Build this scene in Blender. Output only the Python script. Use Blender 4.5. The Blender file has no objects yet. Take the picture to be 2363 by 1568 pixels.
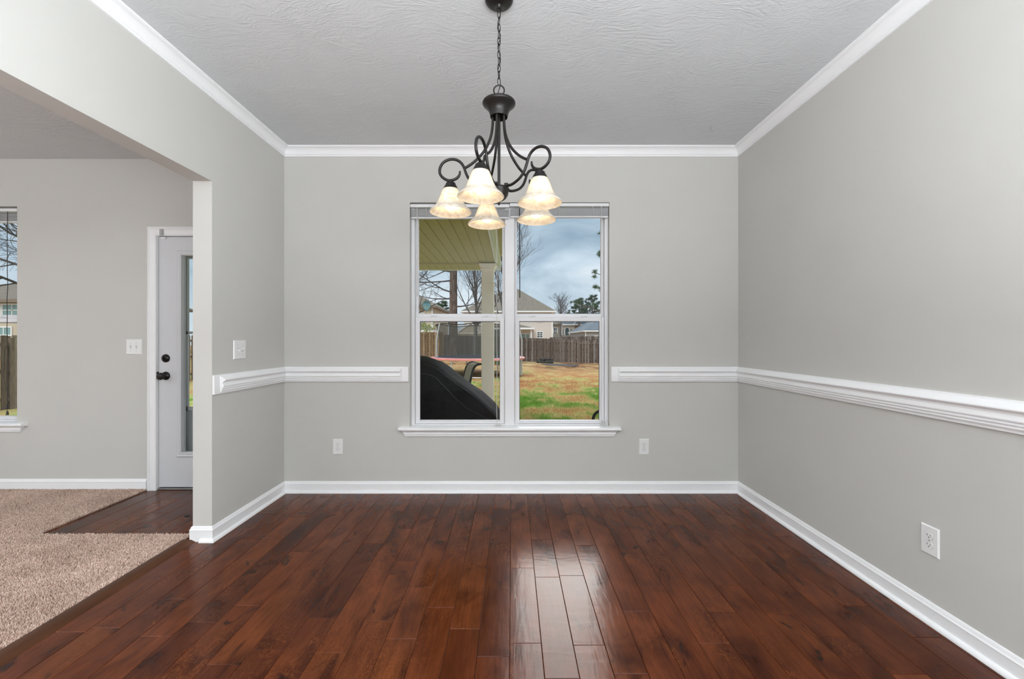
import bpy, math, random
import numpy as np
from mathutils import Vector, Matrix
random.seed(7)
C = bpy.context.scene.collection
S = bpy.context.scene
PI = math.pi
R = math.radians
# ---------------------------------------------------------------- camera
F = 15.0 / 36.0 * 2363            # focal length in pixels
EYE = 1.216
cam_d = bpy.data.cameras.new('camera'); cam_d.lens = 15.0; cam_d.sensor_width = 36.0
cam_d.clip_start = 0.05; cam_d.clip_end = 500
cam = bpy.data.objects.new('camera', cam_d); C.objects.link(cam)
cam.location = (0, 0, EYE); cam.rotation_euler = (PI/2, 0, 0)
S.camera = cam
def P(x, y, Y):                   # pixel of the photograph at depth Y -> point
    return Vector(((x-1181.5)*Y/F, Y, EYE+(784-y)*Y/F))
# ---------------------------------------------------------------- view
vs = S.view_settings
S.display_settings.display_device = 'sRGB'
vs.view_transform = 'Standard'; vs.look = 'None'; vs.gamma = 1.0; vs.use_curve_mapping = False
vs.exposure = 0.06
# ---------------------------------------------------------------- world: overcast sky with broken grey blue clouds
W = bpy.data.worlds.new('sky'); S.world = W; W.use_nodes = True
nt = W.node_tree; nt.nodes.clear()
def N(t, kind, **kw):
    n = t.nodes.new(kind)
    for k, v in kw.items():
        if k == 'inp':
            for a, b in v.items(): n.inputs[a].default_value = b
        else: setattr(n, k, v)
    return n
def ramp(t, stops, interp='LINEAR'):
    n = t.nodes.new('ShaderNodeValToRGB'); cr = n.color_ramp; cr.interpolation = interp
    while len(cr.elements) > 1: cr.elements.remove(cr.elements[0])
    cr.elements[0].position = stops[0][0]; cr.elements[0].color = (*stops[0][1], 1)
    for p, c in stops[1:]:
        e = cr.elements.new(p); e.color = (*c, 1)
    return n
tc = N(nt, 'ShaderNodeTexCoord'); mp = N(nt, 'ShaderNodeMapping'); mp.inputs['Scale'].default_value = (1.6, 1.6, 4.5)
mp.inputs['Location'].default_value = (0.35, 0.0, 0.3)
no = N(nt, 'ShaderNodeTexNoise', inp={'Scale': 2.1, 'Detail': 6, 'Roughness': 0.55, 'Distortion': 0.5})
cr = ramp(nt, [(0.34, (0.30, 0.41, 0.53)), (0.47, (0.42, 0.54, 0.66)), (0.58, (0.58, 0.69, 0.80)), (0.70, (0.75, 0.82, 0.90))])
sep = N(nt, 'ShaderNodeSeparateXYZ')
hz = N(nt, 'ShaderNodeMapRange', inp={'From Min': 0.0, 'From Max': 0.16, 'To Min': 1.0, 'To Max': 0.0})
mx = N(nt, 'ShaderNodeMix', data_type='RGBA'); mx.inputs[7].default_value = (0.72, 0.80, 0.88, 1)
hm = N(nt, 'ShaderNodeMath', operation='MULTIPLY'); hm.inputs[1].default_value = 0.8
bg = N(nt, 'ShaderNodeBackground', inp={'Strength': 1.0}); wo = N(nt, 'ShaderNodeOutputWorld')
L = nt.links.new
L(tc.outputs['Generated'], mp.inputs[0]); L(mp.outputs[0], no.inputs['Vector']); L(no.outputs['Fac'], cr.inputs[0])
L(tc.outputs['Generated'], sep.inputs[0]); L(sep.outputs['Z'], hz.inputs['Value']); L(hz.outputs[0], hm.inputs[0])
L(hm.outputs[0], mx.inputs[0]); L(cr.outputs[0], mx.inputs[6]); L(mx.outputs[2], bg.inputs['Color']); L(bg.outputs[0], wo.inputs['Surface'])
# ---------------------------------------------------------------- lights
def lamp(name, kind, loc, rot, energy, color=(1, 1, 1), **kw):
    d = bpy.data.lights.new(name, kind); d.energy = energy; d.color = color
    for k, v in kw.items(): setattr(d, k, v)
    o = bpy.data.objects.new(name, d); C.objects.link(o); o.location = loc; o.rotation_euler = rot
    return o
lamp('sun_through_cloud', 'SUN', (0, -10, 20), (R(38), 0, R(-16)), 2.6, (1.0, 0.97, 0.92), angle=R(50))
# added fill lamps out of view, aimed at ceilings, front wall and side walls
lamp('dining_ceiling_fill', 'AREA', (0.25, -1.3, 1.26), (PI, 0, 0), 285, (0.93, 0.985, 1.04), shape='RECTANGLE', size=2.8, size_y=2.5)
lamp('living_ceiling_fill', 'AREA', (-4.5, -0.5, 2.2), (PI, 0, 0), 160, (0.93, 0.985, 1.04), shape='RECTANGLE', size=3.2, size_y=3.2)
lamp('front_wall_fill', 'AREA', (-0.2, -1.6, 1.3), (R(-90), 0, 0), 12, (0.93, 0.985, 1.04), shape='RECTANGLE', size=3.6, size_y=2.0)
lamp('side_fill_right', 'AREA', (1.45, -0.9, 1.6), (R(90), 0, R(78)), 33, (0.95, 0.99, 1.03), shape='RECTANGLE', size=1.6, size_y=1.8, spread=R(96))
lamp('side_fill_left', 'AREA', (-1.3, -0.9, 1.6), (R(90), 0, R(-78)), 14, (0.95, 0.99, 1.03), shape='RECTANGLE', size=1.6, size_y=1.8, spread=R(96))
# added second sun over the yard, puts the window highlight on the floor
lamp('floor_highlight_sun', 'SUN', (2, 30, 20), (R(-57), 0, R(-6)), 1.5, (1.0, 0.90, 0.86), angle=R(22))

# ---------------------------------------------------------------- materials
MAT = {}
def mat(name, col=(0.8, 0.8, 0.8), rough=0.5, metal=0.0, spec=0.5, var=0.0, vscale=8.0, bump=0.0, bscale=40.0, bdist=0.002,
        stretch=(1, 1, 1), sss=0.0, alpha=1.0, coat=0.0):
    m = bpy.data.materials.new(name); m.use_nodes = True; MAT[name] = m
    t = m.node_tree; b = t.nodes['Principled BSDF']; l = t.links.new
    b.inputs['Base Color'].default_value = (*col, 1); b.inputs['Roughness'].default_value = rough
    b.inputs['Metallic'].default_value = metal; b.inputs['Specular IOR Level'].default_value = spec
    b.inputs['Coat Weight'].default_value = coat; b.inputs['Alpha'].default_value = alpha
    tcn = N(t, 'ShaderNodeTexCoord'); mpn = N(t, 'ShaderNodeMapping'); mpn.inputs['Scale'].default_value = stretch
    l(tcn.outputs['Object'], mpn.inputs[0])
    nn = N(t, 'ShaderNodeTexNoise', inp={'Scale': vscale, 'Detail': 4}); l(mpn.outputs[0], nn.inputs['Vector'])
    v = max(var, 0.015)
    rp = ramp(t, [(0.25, tuple(c*(1-v) for c in col)), (0.75, tuple(min(1, c*(1+v)) for c in col))])
    l(nn.outputs['Fac'], rp.inputs[0]); l(rp.outputs[0], b.inputs['Base Color'])
    if bump > 0:
        n2 = N(t, 'ShaderNodeTexNoise', inp={'Scale': bscale, 'Detail': 5}); l(mpn.outputs[0], n2.inputs['Vector'])
        bp = N(t, 'ShaderNodeBump', inp={'Strength': bump, 'Distance': bdist}); l(n2.outputs['Fac'], bp.inputs['Height'])
        l(bp.outputs[0], b.inputs['Normal'])
    return m
mat('wall_paint', (0.600, 0.592, 0.562), 0.75, spec=0.2, var=0.012, vscale=3, bump=0.12, bscale=160, bdist=0.001)
mat('trim_paint', (0.90, 0.90, 0.905), 0.38, spec=0.4)
mat('vinyl', (0.83, 0.83, 0.85), 0.35, spec=0.45)
mat('door_paint', (0.66, 0.67, 0.69), 0.4, spec=0.4)
mat('blind_white', (0.80, 0.80, 0.81), 0.45)
mat('plate_plastic', (0.84, 0.84, 0.83), 0.3)
mat('slot_dark', (0.03, 0.03, 0.03), 0.6)
mat('bronze', (0.014, 0.012, 0.011), 0.34, metal=0.35, spec=0.5, var=0.3, vscale=30)
mat('black_rubber', (0.012, 0.012, 0.012), 0.5)
mat('cord_white', (0.62, 0.62, 0.60), 0.6)
mat('cord_backlit', (0.035, 0.03, 0.025), 0.6)  # backlit wand and cords: darkness of the silhouette put into the colour
mat('steel', (0.42, 0.42, 0.42), 0.3, metal=0.9)
mat('galvanised', (0.55, 0.60, 0.62), 0.4, metal=0.5)
mat('sensor_grey', (0.42, 0.42, 0.42), 0.5)
mat('sub_floor', (0.02, 0.012, 0.008), 0.8)
mat('soffit', (0.52, 0.42, 0.17), 0.6, var=0.05)
mat('soffit_trim', (0.72, 0.70, 0.52), 0.5)
mat('porch_white', (0.97, 0.84, 0.69), 0.55, var=0.03)
mat('gutter_white', (0.85, 0.85, 0.80), 0.4)
mat('concrete', (0.42, 0.40, 0.37), 0.9, var=0.12, vscale=6, bump=0.3, bscale=60)
mat('cover_fabric', (0.0085, 0.009, 0.0105), 0.7, spec=0.2, var=0.35, vscale=5, bump=0.5, bscale=9, bdist=0.02)
mat('cover_seam', (0.010, 0.011, 0.012), 0.5, spec=0.4)
mat('chair_frame', (0.022, 0.018, 0.014), 0.4, spec=0.5)
mat('sling', (0.46, 0.41, 0.33), 0.8, var=0.08, vscale=60)
mat('pad_red', (0.76, 0.27, 0.25), 0.5, var=0.25, vscale=1.2)
mat('pad_blue', (0.07, 0.10, 0.20), 0.5)
mat('mat_black', (0.012, 0.012, 0.013), 0.8)
mat('bark_pine', (0.13, 0.092, 0.075), 0.95, var=0.75, vscale=7, bump=0.8, bscale=14, bdist=0.05, stretch=(1, 1, 0.35))
mat('bark_grey', (0.10, 0.085, 0.08), 0.95, var=0.3, vscale=6)
mat('twigs', (0.085, 0.075, 0.075), 0.95, var=0.2)
mat('needles', (0.045, 0.10, 0.035), 0.7, var=0.55, vscale=3)
mat('needles_far', (0.06, 0.10, 0.06), 0.8, var=0.4, vscale=2)
mat('leaf_pale', (0.38, 0.46, 0.14), 0.7, var=0.3, vscale=5)
mat('blades_dark', (0.09, 0.17, 0.05), 0.7, var=0.4, vscale=12)
mat('shingle_brown', (0.185, 0.160, 0.130), 0.95, var=0.16, vscale=2.5, bump=0.4, bscale=10, bdist=0.03)
mat('shingle_grey', (0.135, 0.165, 0.20), 0.95, var=0.14, vscale=2.5)
mat('white_frame', (0.85, 0.85, 0.84), 0.5)
mat('pane_dark', (0.06, 0.085, 0.09), 0.15, spec=0.6)
mat('pane_teal', (0.22, 0.36, 0.36), 0.2, spec=0.6)
mat('fascia_brown', (0.22, 0.17, 0.13), 0.7)
mat('brick_tan', (0.46, 0.27, 0.18), 0.9, var=0.3, vscale=9)
mat('log_ash', (0.045, 0.042, 0.038), 0.95, var=0.5, vscale=8)
mat('ash_patch', (0.075, 0.065, 0.06), 0.95, var=0.3, vscale=3)
mat('sticker_teal', (0.055, 0.17, 0.17), 0.5)
mat('sticker_face', (0.20, 0.36, 0.34), 0.5)
mat('sticker_text', (0.07, 0.21, 0.30), 0.5)
mat('shutter', (0.20, 0.20, 0.21), 0.7)
mat('wood_strip', (0.085, 0.033, 0.015), 0.45, spec=0.2, var=0.35, vscale=20, stretch=(1, .15, 1))

def siding(name, col, per=0.2):
    m = mat(name, col, 0.7, var=0.03); t = m.node_tree; l = t.links.new; b = t.nodes['Principled BSDF']
    g = N(t, 'ShaderNodeNewGeometry'); s = N(t, 'ShaderNodeSeparateXYZ'); l(g.outputs['Position'], s.inputs[0])
    d = N(t, 'ShaderNodeMath', operation='DIVIDE'); d.inputs[1].default_value = per; l(s.outputs['Z'], d.inputs[0])
    f = N(t, 'ShaderNodeMath', operation='FRACT'); l(d.outputs[0], f.inputs[0])
    bp = N(t, 'ShaderNodeBump', inp={'Strength': 0.9, 'Distance': 0.02}); bp.invert = True
    l(f.outputs[0], bp.inputs['Height']); l(bp.outputs[0], b.inputs['Normal'])
    return m
siding('siding_pink', (0.62, 0.55, 0.50)); siding('siding_cream', (0.66, 0.55, 0.42)); siding('siding_grey', (0.36, 0.34, 0.33)); siding('siding_beige', (0.55, 0.47, 0.36))

def ceiling_mat():
    m = mat('ceiling_texture', (0.66, 0.675, 0.685), 0.85, spec=0.1); t = m.node_tree; l = t.links.new; b = t.nodes['Principled BSDF']
    tcn = N(t, 'ShaderNodeTexCoord')
    nz = N(t, 'ShaderNodeTexNoise', inp={'Scale': 1.7, 'Detail': 2}); l(tcn.outputs['Object'], nz.inputs['Vector'])
    mixv = N(t, 'ShaderNodeMix', data_type='RGBA'); mixv.inputs[0].default_value = 0.35
    l(tcn.outputs['Object'], mixv.inputs[6]); l(nz.outputs['Color'], mixv.inputs[7])
    mpn = N(t, 'ShaderNodeMapping'); mpn.inputs['Scale'].default_value = (20, 70, 20); l(mixv.outputs[2], mpn.inputs[0])
    n1 = N(t, 'ShaderNodeTexNoise', inp={'Scale': 1.0, 'Detail': 4, 'Roughness': 0.6, 'Distortion': 1.4}); l(mpn.outputs[0], n1.inputs['Vector'])
    n0 = N(t, 'ShaderNodeTexNoise', inp={'Scale': 2.2, 'Detail': 2}); l(tcn.outputs['Object'], n0.inputs['Vector'])
    ms = ramp(t, [(0.42, (0.25, 0.25, 0.25)), (0.62, (1, 1, 1))]); l(n0.outputs['Fac'], ms.inputs[0])
    mm = N(t, 'ShaderNodeMath', operation='MULTIPLY'); l(n1.outputs['Fac'], mm.inputs[0]); l(ms.outputs[0], mm.inputs[1])
    bp = N(t, 'ShaderNodeBump', inp={'Strength': 0.8, 'Distance': 0.006}); l(mm.outputs[0], bp.inputs['Height']); l(bp.outputs[0], b.inputs['Normal'])
ceiling_mat()

def glass_mat():
    m = bpy.data.materials.new('window_glass'); m.use_nodes = True; MAT['window_glass'] = m
    t = m.node_tree; t.nodes.clear(); l = t.links.new
    tr = N(t, 'ShaderNodeBsdfTransparent'); tr.inputs[0].default_value = (0.97, 0.985, 0.98, 1)
    gl = N(t, 'ShaderNodeBsdfGlossy'); gl.inputs['Roughness'].default_value = 0.0
    g = N(t, 'ShaderNodeNewGeometry'); ior = N(t, 'ShaderNodeMapRange', inp={'To Min': 1.2, 'To Max': 1/1.2}); l(g.outputs['Backfacing'], ior.inputs['Value'])
    fr = N(t, 'ShaderNodeFresnel'); l(ior.outputs[0], fr.inputs['IOR']); mxn = N(t, 'ShaderNodeMixShader'); o = N(t, 'ShaderNodeOutputMaterial')
    l(fr.outputs[0], mxn.inputs[0]); l(tr.outputs[0], mxn.inputs[1]); l(gl.outputs[0], mxn.inputs[2]); l(mxn.outputs[0], o.inputs[0])
glass_mat()

def net_mat():
    m = bpy.data.materials.new('safety_net'); m.use_nodes = True; MAT['safety_net'] = m
    t = m.node_tree; t.nodes.clear(); l = t.links.new
    tr = N(t, 'ShaderNodeBsdfTransparent'); df = N(t, 'ShaderNodeBsdfDiffuse'); df.inputs[0].default_value = (0.09, 0.095, 0.09, 1)
    tcn = N(t, 'ShaderNodeTexCoord'); nn = N(t, 'ShaderNodeTexNoise', inp={'Scale': 3.0}); l(tcn.outputs['Object'], nn.inputs['Vector'])
    mr = N(t, 'ShaderNodeMapRange', inp={'To Min': 0.34, 'To Max': 0.52}); l(nn.outputs['Fac'], mr.inputs['Value'])
    mxn = N(t, 'ShaderNodeMixShader'); o = N(t, 'ShaderNodeOutputMaterial')
    l(mr.outputs[0], mxn.inputs[0]); l(tr.outputs[0], mxn.inputs[1]); l(df.outputs[0], mxn.inputs[2]); l(mxn.outputs[0], o.inputs[0])
net_mat()

def shade_mat():
    m = bpy.data.materials.new('alabaster_glass'); m.use_nodes = True; MAT['alabaster_glass'] = m
    t = m.node_tree; t.nodes.clear(); l = t.links.new
    tcn = N(t, 'ShaderNodeTexCoord'); nn = N(t, 'ShaderNodeTexNoise', inp={'Scale': 17.0, 'Detail': 5, 'Roughness': 0.6, 'Distortion': 2.6}); l(tcn.outputs['Object'], nn.inputs['Vector'])
    rp = ramp(t, [(0.36, (0.80, 0.71, 0.60)), (0.47, (0.90, 0.84, 0.73)), (0.6, (0.95, 0.91, 0.83))]); l(nn.outputs['Fac'], rp.inputs[0])
    df = N(t, 'ShaderNodeBsdfDiffuse'); ts = N(t, 'ShaderNodeBsdfTranslucent'); l(rp.outputs[0], df.inputs[0]); l(rp.outputs[0], ts.inputs[0])
    m1 = N(t, 'ShaderNodeMixShader'); m1.inputs[0].default_value = 0.5; l(df.outputs[0], m1.inputs[1]); l(ts.outputs[0], m1.inputs[2])
    gl = N(t, 'ShaderNodeBsdfGlossy'); gl.inputs['Roughness'].default_value = 0.2
    fr = N(t, 'ShaderNodeFresnel', inp={'IOR': 1.4}); m2 = N(t, 'ShaderNodeMixShader'); o = N(t, 'ShaderNodeOutputMaterial')
    l(fr.outputs[0], m2.inputs[0]); l(m1.outputs[0], m2.inputs[1]); l(gl.outputs[0], m2.inputs[2]); l(m2.outputs[0], o.inputs[0])
shade_mat()
def emit(name, col, s):
    m = bpy.data.materials.new(name); m.use_nodes = True; MAT[name] = m
    b = m.node_tree.nodes['Principled BSDF']; b.inputs['Base Color'].default_value = (*col, 1)
    b.inputs['Emission Color'].default_value = (*col, 1); b.inputs['Emission Strength'].default_value = s
emit('bulb_lit', (1.0, 0.80, 0.54), 17.0)

def floor_mat():
    m = bpy.data.materials.new('hardwood'); m.use_nodes = True; MAT['hardwood'] = m
    t = m.node_tree; b = t.nodes['Principled BSDF']; l = t.links.new
    tcn = N(t, 'ShaderNodeTexCoord'); at = N(t, 'ShaderNodeAttribute', attribute_name='board')
    sc = N(t, 'ShaderNodeVectorMath', operation='SCALE'); sc.inputs['Scale'].default_value = 37.0; l(at.outputs['Color'], sc.inputs[0])
    ad = N(t, 'ShaderNodeVectorMath', operation='ADD'); l(tcn.outputs['Object'], ad.inputs[0]); l(sc.outputs[0], ad.inputs[1])
    def noise(stretch, scale, det, dist, rough=0.55):
        mpn = N(t, 'ShaderNodeMapping'); mpn.inputs['Scale'].default_value = stretch; l(ad.outputs[0], mpn.inputs[0])
        n = N(t, 'ShaderNodeTexNoise', inp={'Scale': scale, 'Detail': det, 'Distortion': dist, 'Roughness': rough}); l(mpn.outputs[0], n.inputs['Vector']); return n
    sp = N(t, 'ShaderNodeSeparateColor'); l(at.outputs['Color'], sp.inputs[0])
    base = ramp(t, [(0.0, (0.072, 0.0165, 0.0050)), (0.3, (0.094, 0.0218, 0.0062)), (0.7, (0.112, 0.0275, 0.0078)), (1.0, (0.130, 0.0345, 0.0092))])
    l(sp.outputs[0], base.inputs[0])
    cloud = noise((1, 0.45, 1), 7.0, 4, 0.6)
    cr1 = ramp(t, [(0.30, (0.34, 0.27, 0.24)), (0.43, (0.78, 0.74, 0.72)), (0.56, (1.05, 1.05, 1.05)), (0.74, (1.45, 1.5, 1.45))]); l(cloud.outputs['Fac'], cr1.inputs[0])
    m1 = N(t, 'ShaderNodeMix', data_type='RGBA', blend_type='MULTIPLY'); m1.inputs[0].default_value = 1; l(base.outputs[0], m1.inputs[6]); l(cr1.outputs[0], m1.inputs[7])
    grain = noise((1, 0.05, 1), 110.0, 4, 0.4)
    cr2 = ramp(t, [(0.3, (0.80, 0.78, 0.76)), (0.7, (1.16, 1.16, 1.16))]); l(grain.outputs['Fac'], cr2.inputs[0])
    m2 = N(t, 'ShaderNodeMix', data_type='RGBA', blend_type='MULTIPLY'); m2.inputs[0].default_value = 1; l(m1.outputs[2], m2.inputs[6]); l(cr2.outputs[0], m2.inputs[7])
    swirl = noise((1, 0.5, 1), 12.0, 3, 5.5)
    cr3 = ramp(t, [(0.475, (0, 0, 0)), (0.50, (1, 1, 1)), (0.525, (0, 0, 0))]); l(swirl.outputs['Fac'], cr3.inputs[0])
    msk = noise((1, 0.6, 1), 3.4, 2, 0.3); cr4 = ramp(t, [(0.50, (0, 0, 0)), (0.66, (0.42, 0.42, 0.42))]); l(msk.outputs['Fac'], cr4.inputs[0])
    mm = N(t, 'ShaderNodeMath', operation='MULTIPLY'); l(cr3.outputs[0], mm.inputs[0]); l(cr4.outputs[0], mm.inputs[1])
    m3 = N(t, 'ShaderNodeMix', data_type='RGBA'); l(mm.outputs[0], m3.inputs[0]); l(m2.outputs[2], m3.inputs[6]); m3.inputs[7].default_value = (0.30, 0.095, 0.025, 1)
    kn = noise((1.2, 0.8, 1), 5.0, 3, 1.0); cr5 = ramp(t, [(0.66, (0, 0, 0)), (0.72, (0.8, 0.8, 0.8))]); l(kn.outputs['Fac'], cr5.inputs[0])
    m4 = N(t, 'ShaderNodeMix', data_type='RGBA'); l(cr5.outputs[0], m4.inputs[0]); l(m3.outputs[2], m4.inputs[6]); m4.inputs[7].default_value = (0.010, 0.005, 0.003, 1)
    l(m4.outputs[2], b.inputs['Base Color'])
    b.inputs['Specular IOR Level'].default_value = 0.17
    rr = N(t, 'ShaderNodeMapRange', inp={'To Min': 0.15, 'To Max': 0.27}); l(cloud.outputs['Fac'], rr.inputs['Value']); l(rr.outputs[0], b.inputs['Roughness'])
    wv = noise((1, 0.16, 1), 30.0, 3, 0.4); wv2 = noise((1, 3.0, 1), 4.0, 2, 1.5)
    sm = N(t, 'ShaderNodeMath', operation='ADD'); l(wv.outputs['Fac'], sm.inputs[0]); l(wv2.outputs['Fac'], sm.inputs[1])
    bp = N(t, 'ShaderNodeBump', inp={'Strength': 0.30, 'Distance': 0.0022}); l(sm.outputs[0], bp.inputs['Height']); l(bp.outputs[0], b.inputs['Normal'])
floor_mat()

def carpet_mat():
    m = bpy.data.materials.new('carpet_pile'); m.use_nodes = True; MAT['carpet_pile'] = m
    t = m.node_tree; b = t.nodes['Principled BSDF']; l = t.links.new
    at = N(t, 'ShaderNodeAttribute', attribute_name='board'); sp = N(t, 'ShaderNodeSeparateColor'); l(at.outputs['Color'], sp.inputs[0])
    rp = ramp(t, [(0, (0.40, 0.265, 0.205)), (0.5, (0.68, 0.495, 0.405)), (1, (0.90, 0.74, 0.64))]); l(sp.outputs[0], rp.inputs[0])
    tcn = N(t, 'ShaderNodeTexCoord'); nn = N(t, 'ShaderNodeTexNoise', inp={'Scale': 3.0, 'Detail': 5}); l(tcn.outputs['Object'], nn.inputs['Vector'])
    r2 = ramp(t, [(0.35, (0.84, 0.82, 0.80)), (0.65, (1.08, 1.08, 1.08))]); l(nn.outputs['Fac'], r2.inputs[0])
    mm = N(t, 'ShaderNodeMix', data_type='RGBA', blend_type='MULTIPLY'); mm.inputs[0].default_value = 1; l(rp.outputs[0], mm.inputs[6]); l(r2.outputs[0], mm.inputs[7])
    l(mm.outputs[2], b.inputs['Base Color']); b.inputs['Roughness'].default_value = 0.95; b.inputs['Specular IOR Level'].default_value = 0.05
carpet_mat()

def lawn_mat():
    m = bpy.data.materials.new('lawn_grass'); m.use_nodes = True; MAT['lawn_grass'] = m
    t = m.node_tree; b = t.nodes['Principled BSDF']; l = t.links.new
    g = N(t, 'ShaderNodeNewGeometry')
    def nz(scale, det=4, st=(1, 1, 1), loc=(0, 0, 0)):
        mpn = N(t, 'ShaderNodeMapping'); mpn.inputs['Scale'].default_value = st; mpn.inputs['Location'].default_value = loc; l(g.outputs['Position'], mpn.inputs[0])
        n = N(t, 'ShaderNodeTexNoise', inp={'Scale': scale, 'Detail': det, 'Roughness': 0.65}); l(mpn.outputs[0], n.inputs['Vector']); return n
    a = nz(1.1, 6, (1.0, 0.6, 1), (3.1, 0, 0)); ra = ramp(t, [(0.36, (0.47, 0.25, 0.12)), (0.45, (0.52, 0.38, 0.17)), (0.50, (0.50, 0.44, 0.19)), (0.56, (0.25, 0.36, 0.09)), (0.64, (0.16, 0.30, 0.05))])
    sep = N(t, 'ShaderNodeSeparateXYZ'); l(g.outputs['Position'], sep.inputs[0])
    yb = N(t, 'ShaderNodeMapRange', inp={'From Min': 9.0, 'From Max': 20.0, 'To Min': 0.05, 'To Max': -0.10}); l(sep.outputs['Y'], yb.inputs['Value'])
    ad = N(t, 'ShaderNodeMath', operation='ADD'); l(a.outputs['Fac'], ad.inputs[0]); l(yb.outputs[0], ad.inputs[1]); l(ad.outputs[0], ra.inputs[0])
    far = nz(0.9, 7, (1, 0.4, 1)); rf = ramp(t, [(0.38, (0.16, 0.10, 0.06)), (0.47, (0.34, 0.18, 0.10)), (0.55, (0.42, 0.30, 0.15)), (0.64, (0.50, 0.40, 0.22))]); l(far.outputs['Fac'], rf.inputs[0])
    yf = N(t, 'ShaderNodeMapRange', inp={'From Min': 20.0, 'From Max': 27.0}); l(sep.outputs['Y'], yf.inputs['Value'])
    m1 = N(t, 'ShaderNodeMix', data_type='RGBA'); l(yf.outputs[0], m1.inputs[0]); l(ra.outputs[0], m1.inputs[6]); l(rf.outputs[0], m1.inputs[7])
    f = nz(38, 3, (1, 0.7, 1)); r3 = ramp(t, [(0.3, (0.66, 0.66, 0.66)), (0.7, (1.3, 1.3, 1.3))]); l(f.outputs['Fac'], r3.inputs[0])
    m2 = N(t, 'ShaderNodeMix', data_type='RGBA', blend_type='MULTIPLY'); m2.inputs[0].default_value = 1; l(m1.outputs[2], m2.inputs[6]); l(r3.outputs[0], m2.inputs[7])
    l(m2.outputs[2], b.inputs['Base Color']); b.inputs['Roughness'].default_value = 1.0; b.inputs['Specular IOR Level'].default_value = 0.0
lawn_mat()

def picket_mat(name, stops):
    m = bpy.data.materials.new(name); m.use_nodes = True; MAT[name] = m
    t = m.node_tree; b = t.nodes['Principled BSDF']; l = t.links.new
    at = N(t, 'ShaderNodeAttribute', attribute_name='board'); sp = N(t, 'ShaderNodeSeparateColor'); l(at.outputs['Color'], sp.inputs[0])
    rp = ramp(t, stops); l(sp.outputs[0], rp.inputs[0])
    g = N(t, 'ShaderNodeNewGeometry'); mpn = N(t, 'ShaderNodeMapping'); mpn.inputs['Scale'].default_value = (6, 6, 1.2); l(g.outputs['Position'], mpn.inputs[0])
    n = N(t, 'ShaderNodeTexNoise', inp={'Scale': 3.0, 'Detail': 5}); l(mpn.outputs[0], n.inputs['Vector'])
    r2 = ramp(t, [(0.3, (0.65, 0.62, 0.60)), (0.7, (1.2, 1.2, 1.2))]); l(n.outputs['Fac'], r2.inputs[0])
    mm = N(t, 'ShaderNodeMix', data_type='RGBA', blend_type='MULTIPLY'); mm.inputs[0].default_value = 1; l(rp.outputs[0], mm.inputs[6]); l(r2.outputs[0], mm.inputs[7])
    l(mm.outputs[2], b.inputs['Base Color']); b.inputs['Roughness'].default_value = 0.9
picket_mat('picket_grey', [(0, (0.10, 0.072, 0.055)), (0.5, (0.17, 0.130, 0.108)), (1, (0.25, 0.215, 0.195))])
picket_mat('picket_brown', [(0, (0.15, 0.105, 0.075)), (0.5, (0.24, 0.175, 0.135)), (1, (0.33, 0.26, 0.205))])
picket_mat('picket_tan', [(0, (0.27, 0.18, 0.10)), (0.5, (0.38, 0.26, 0.15)), (1, (0.46, 0.34, 0.22))])

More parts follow.
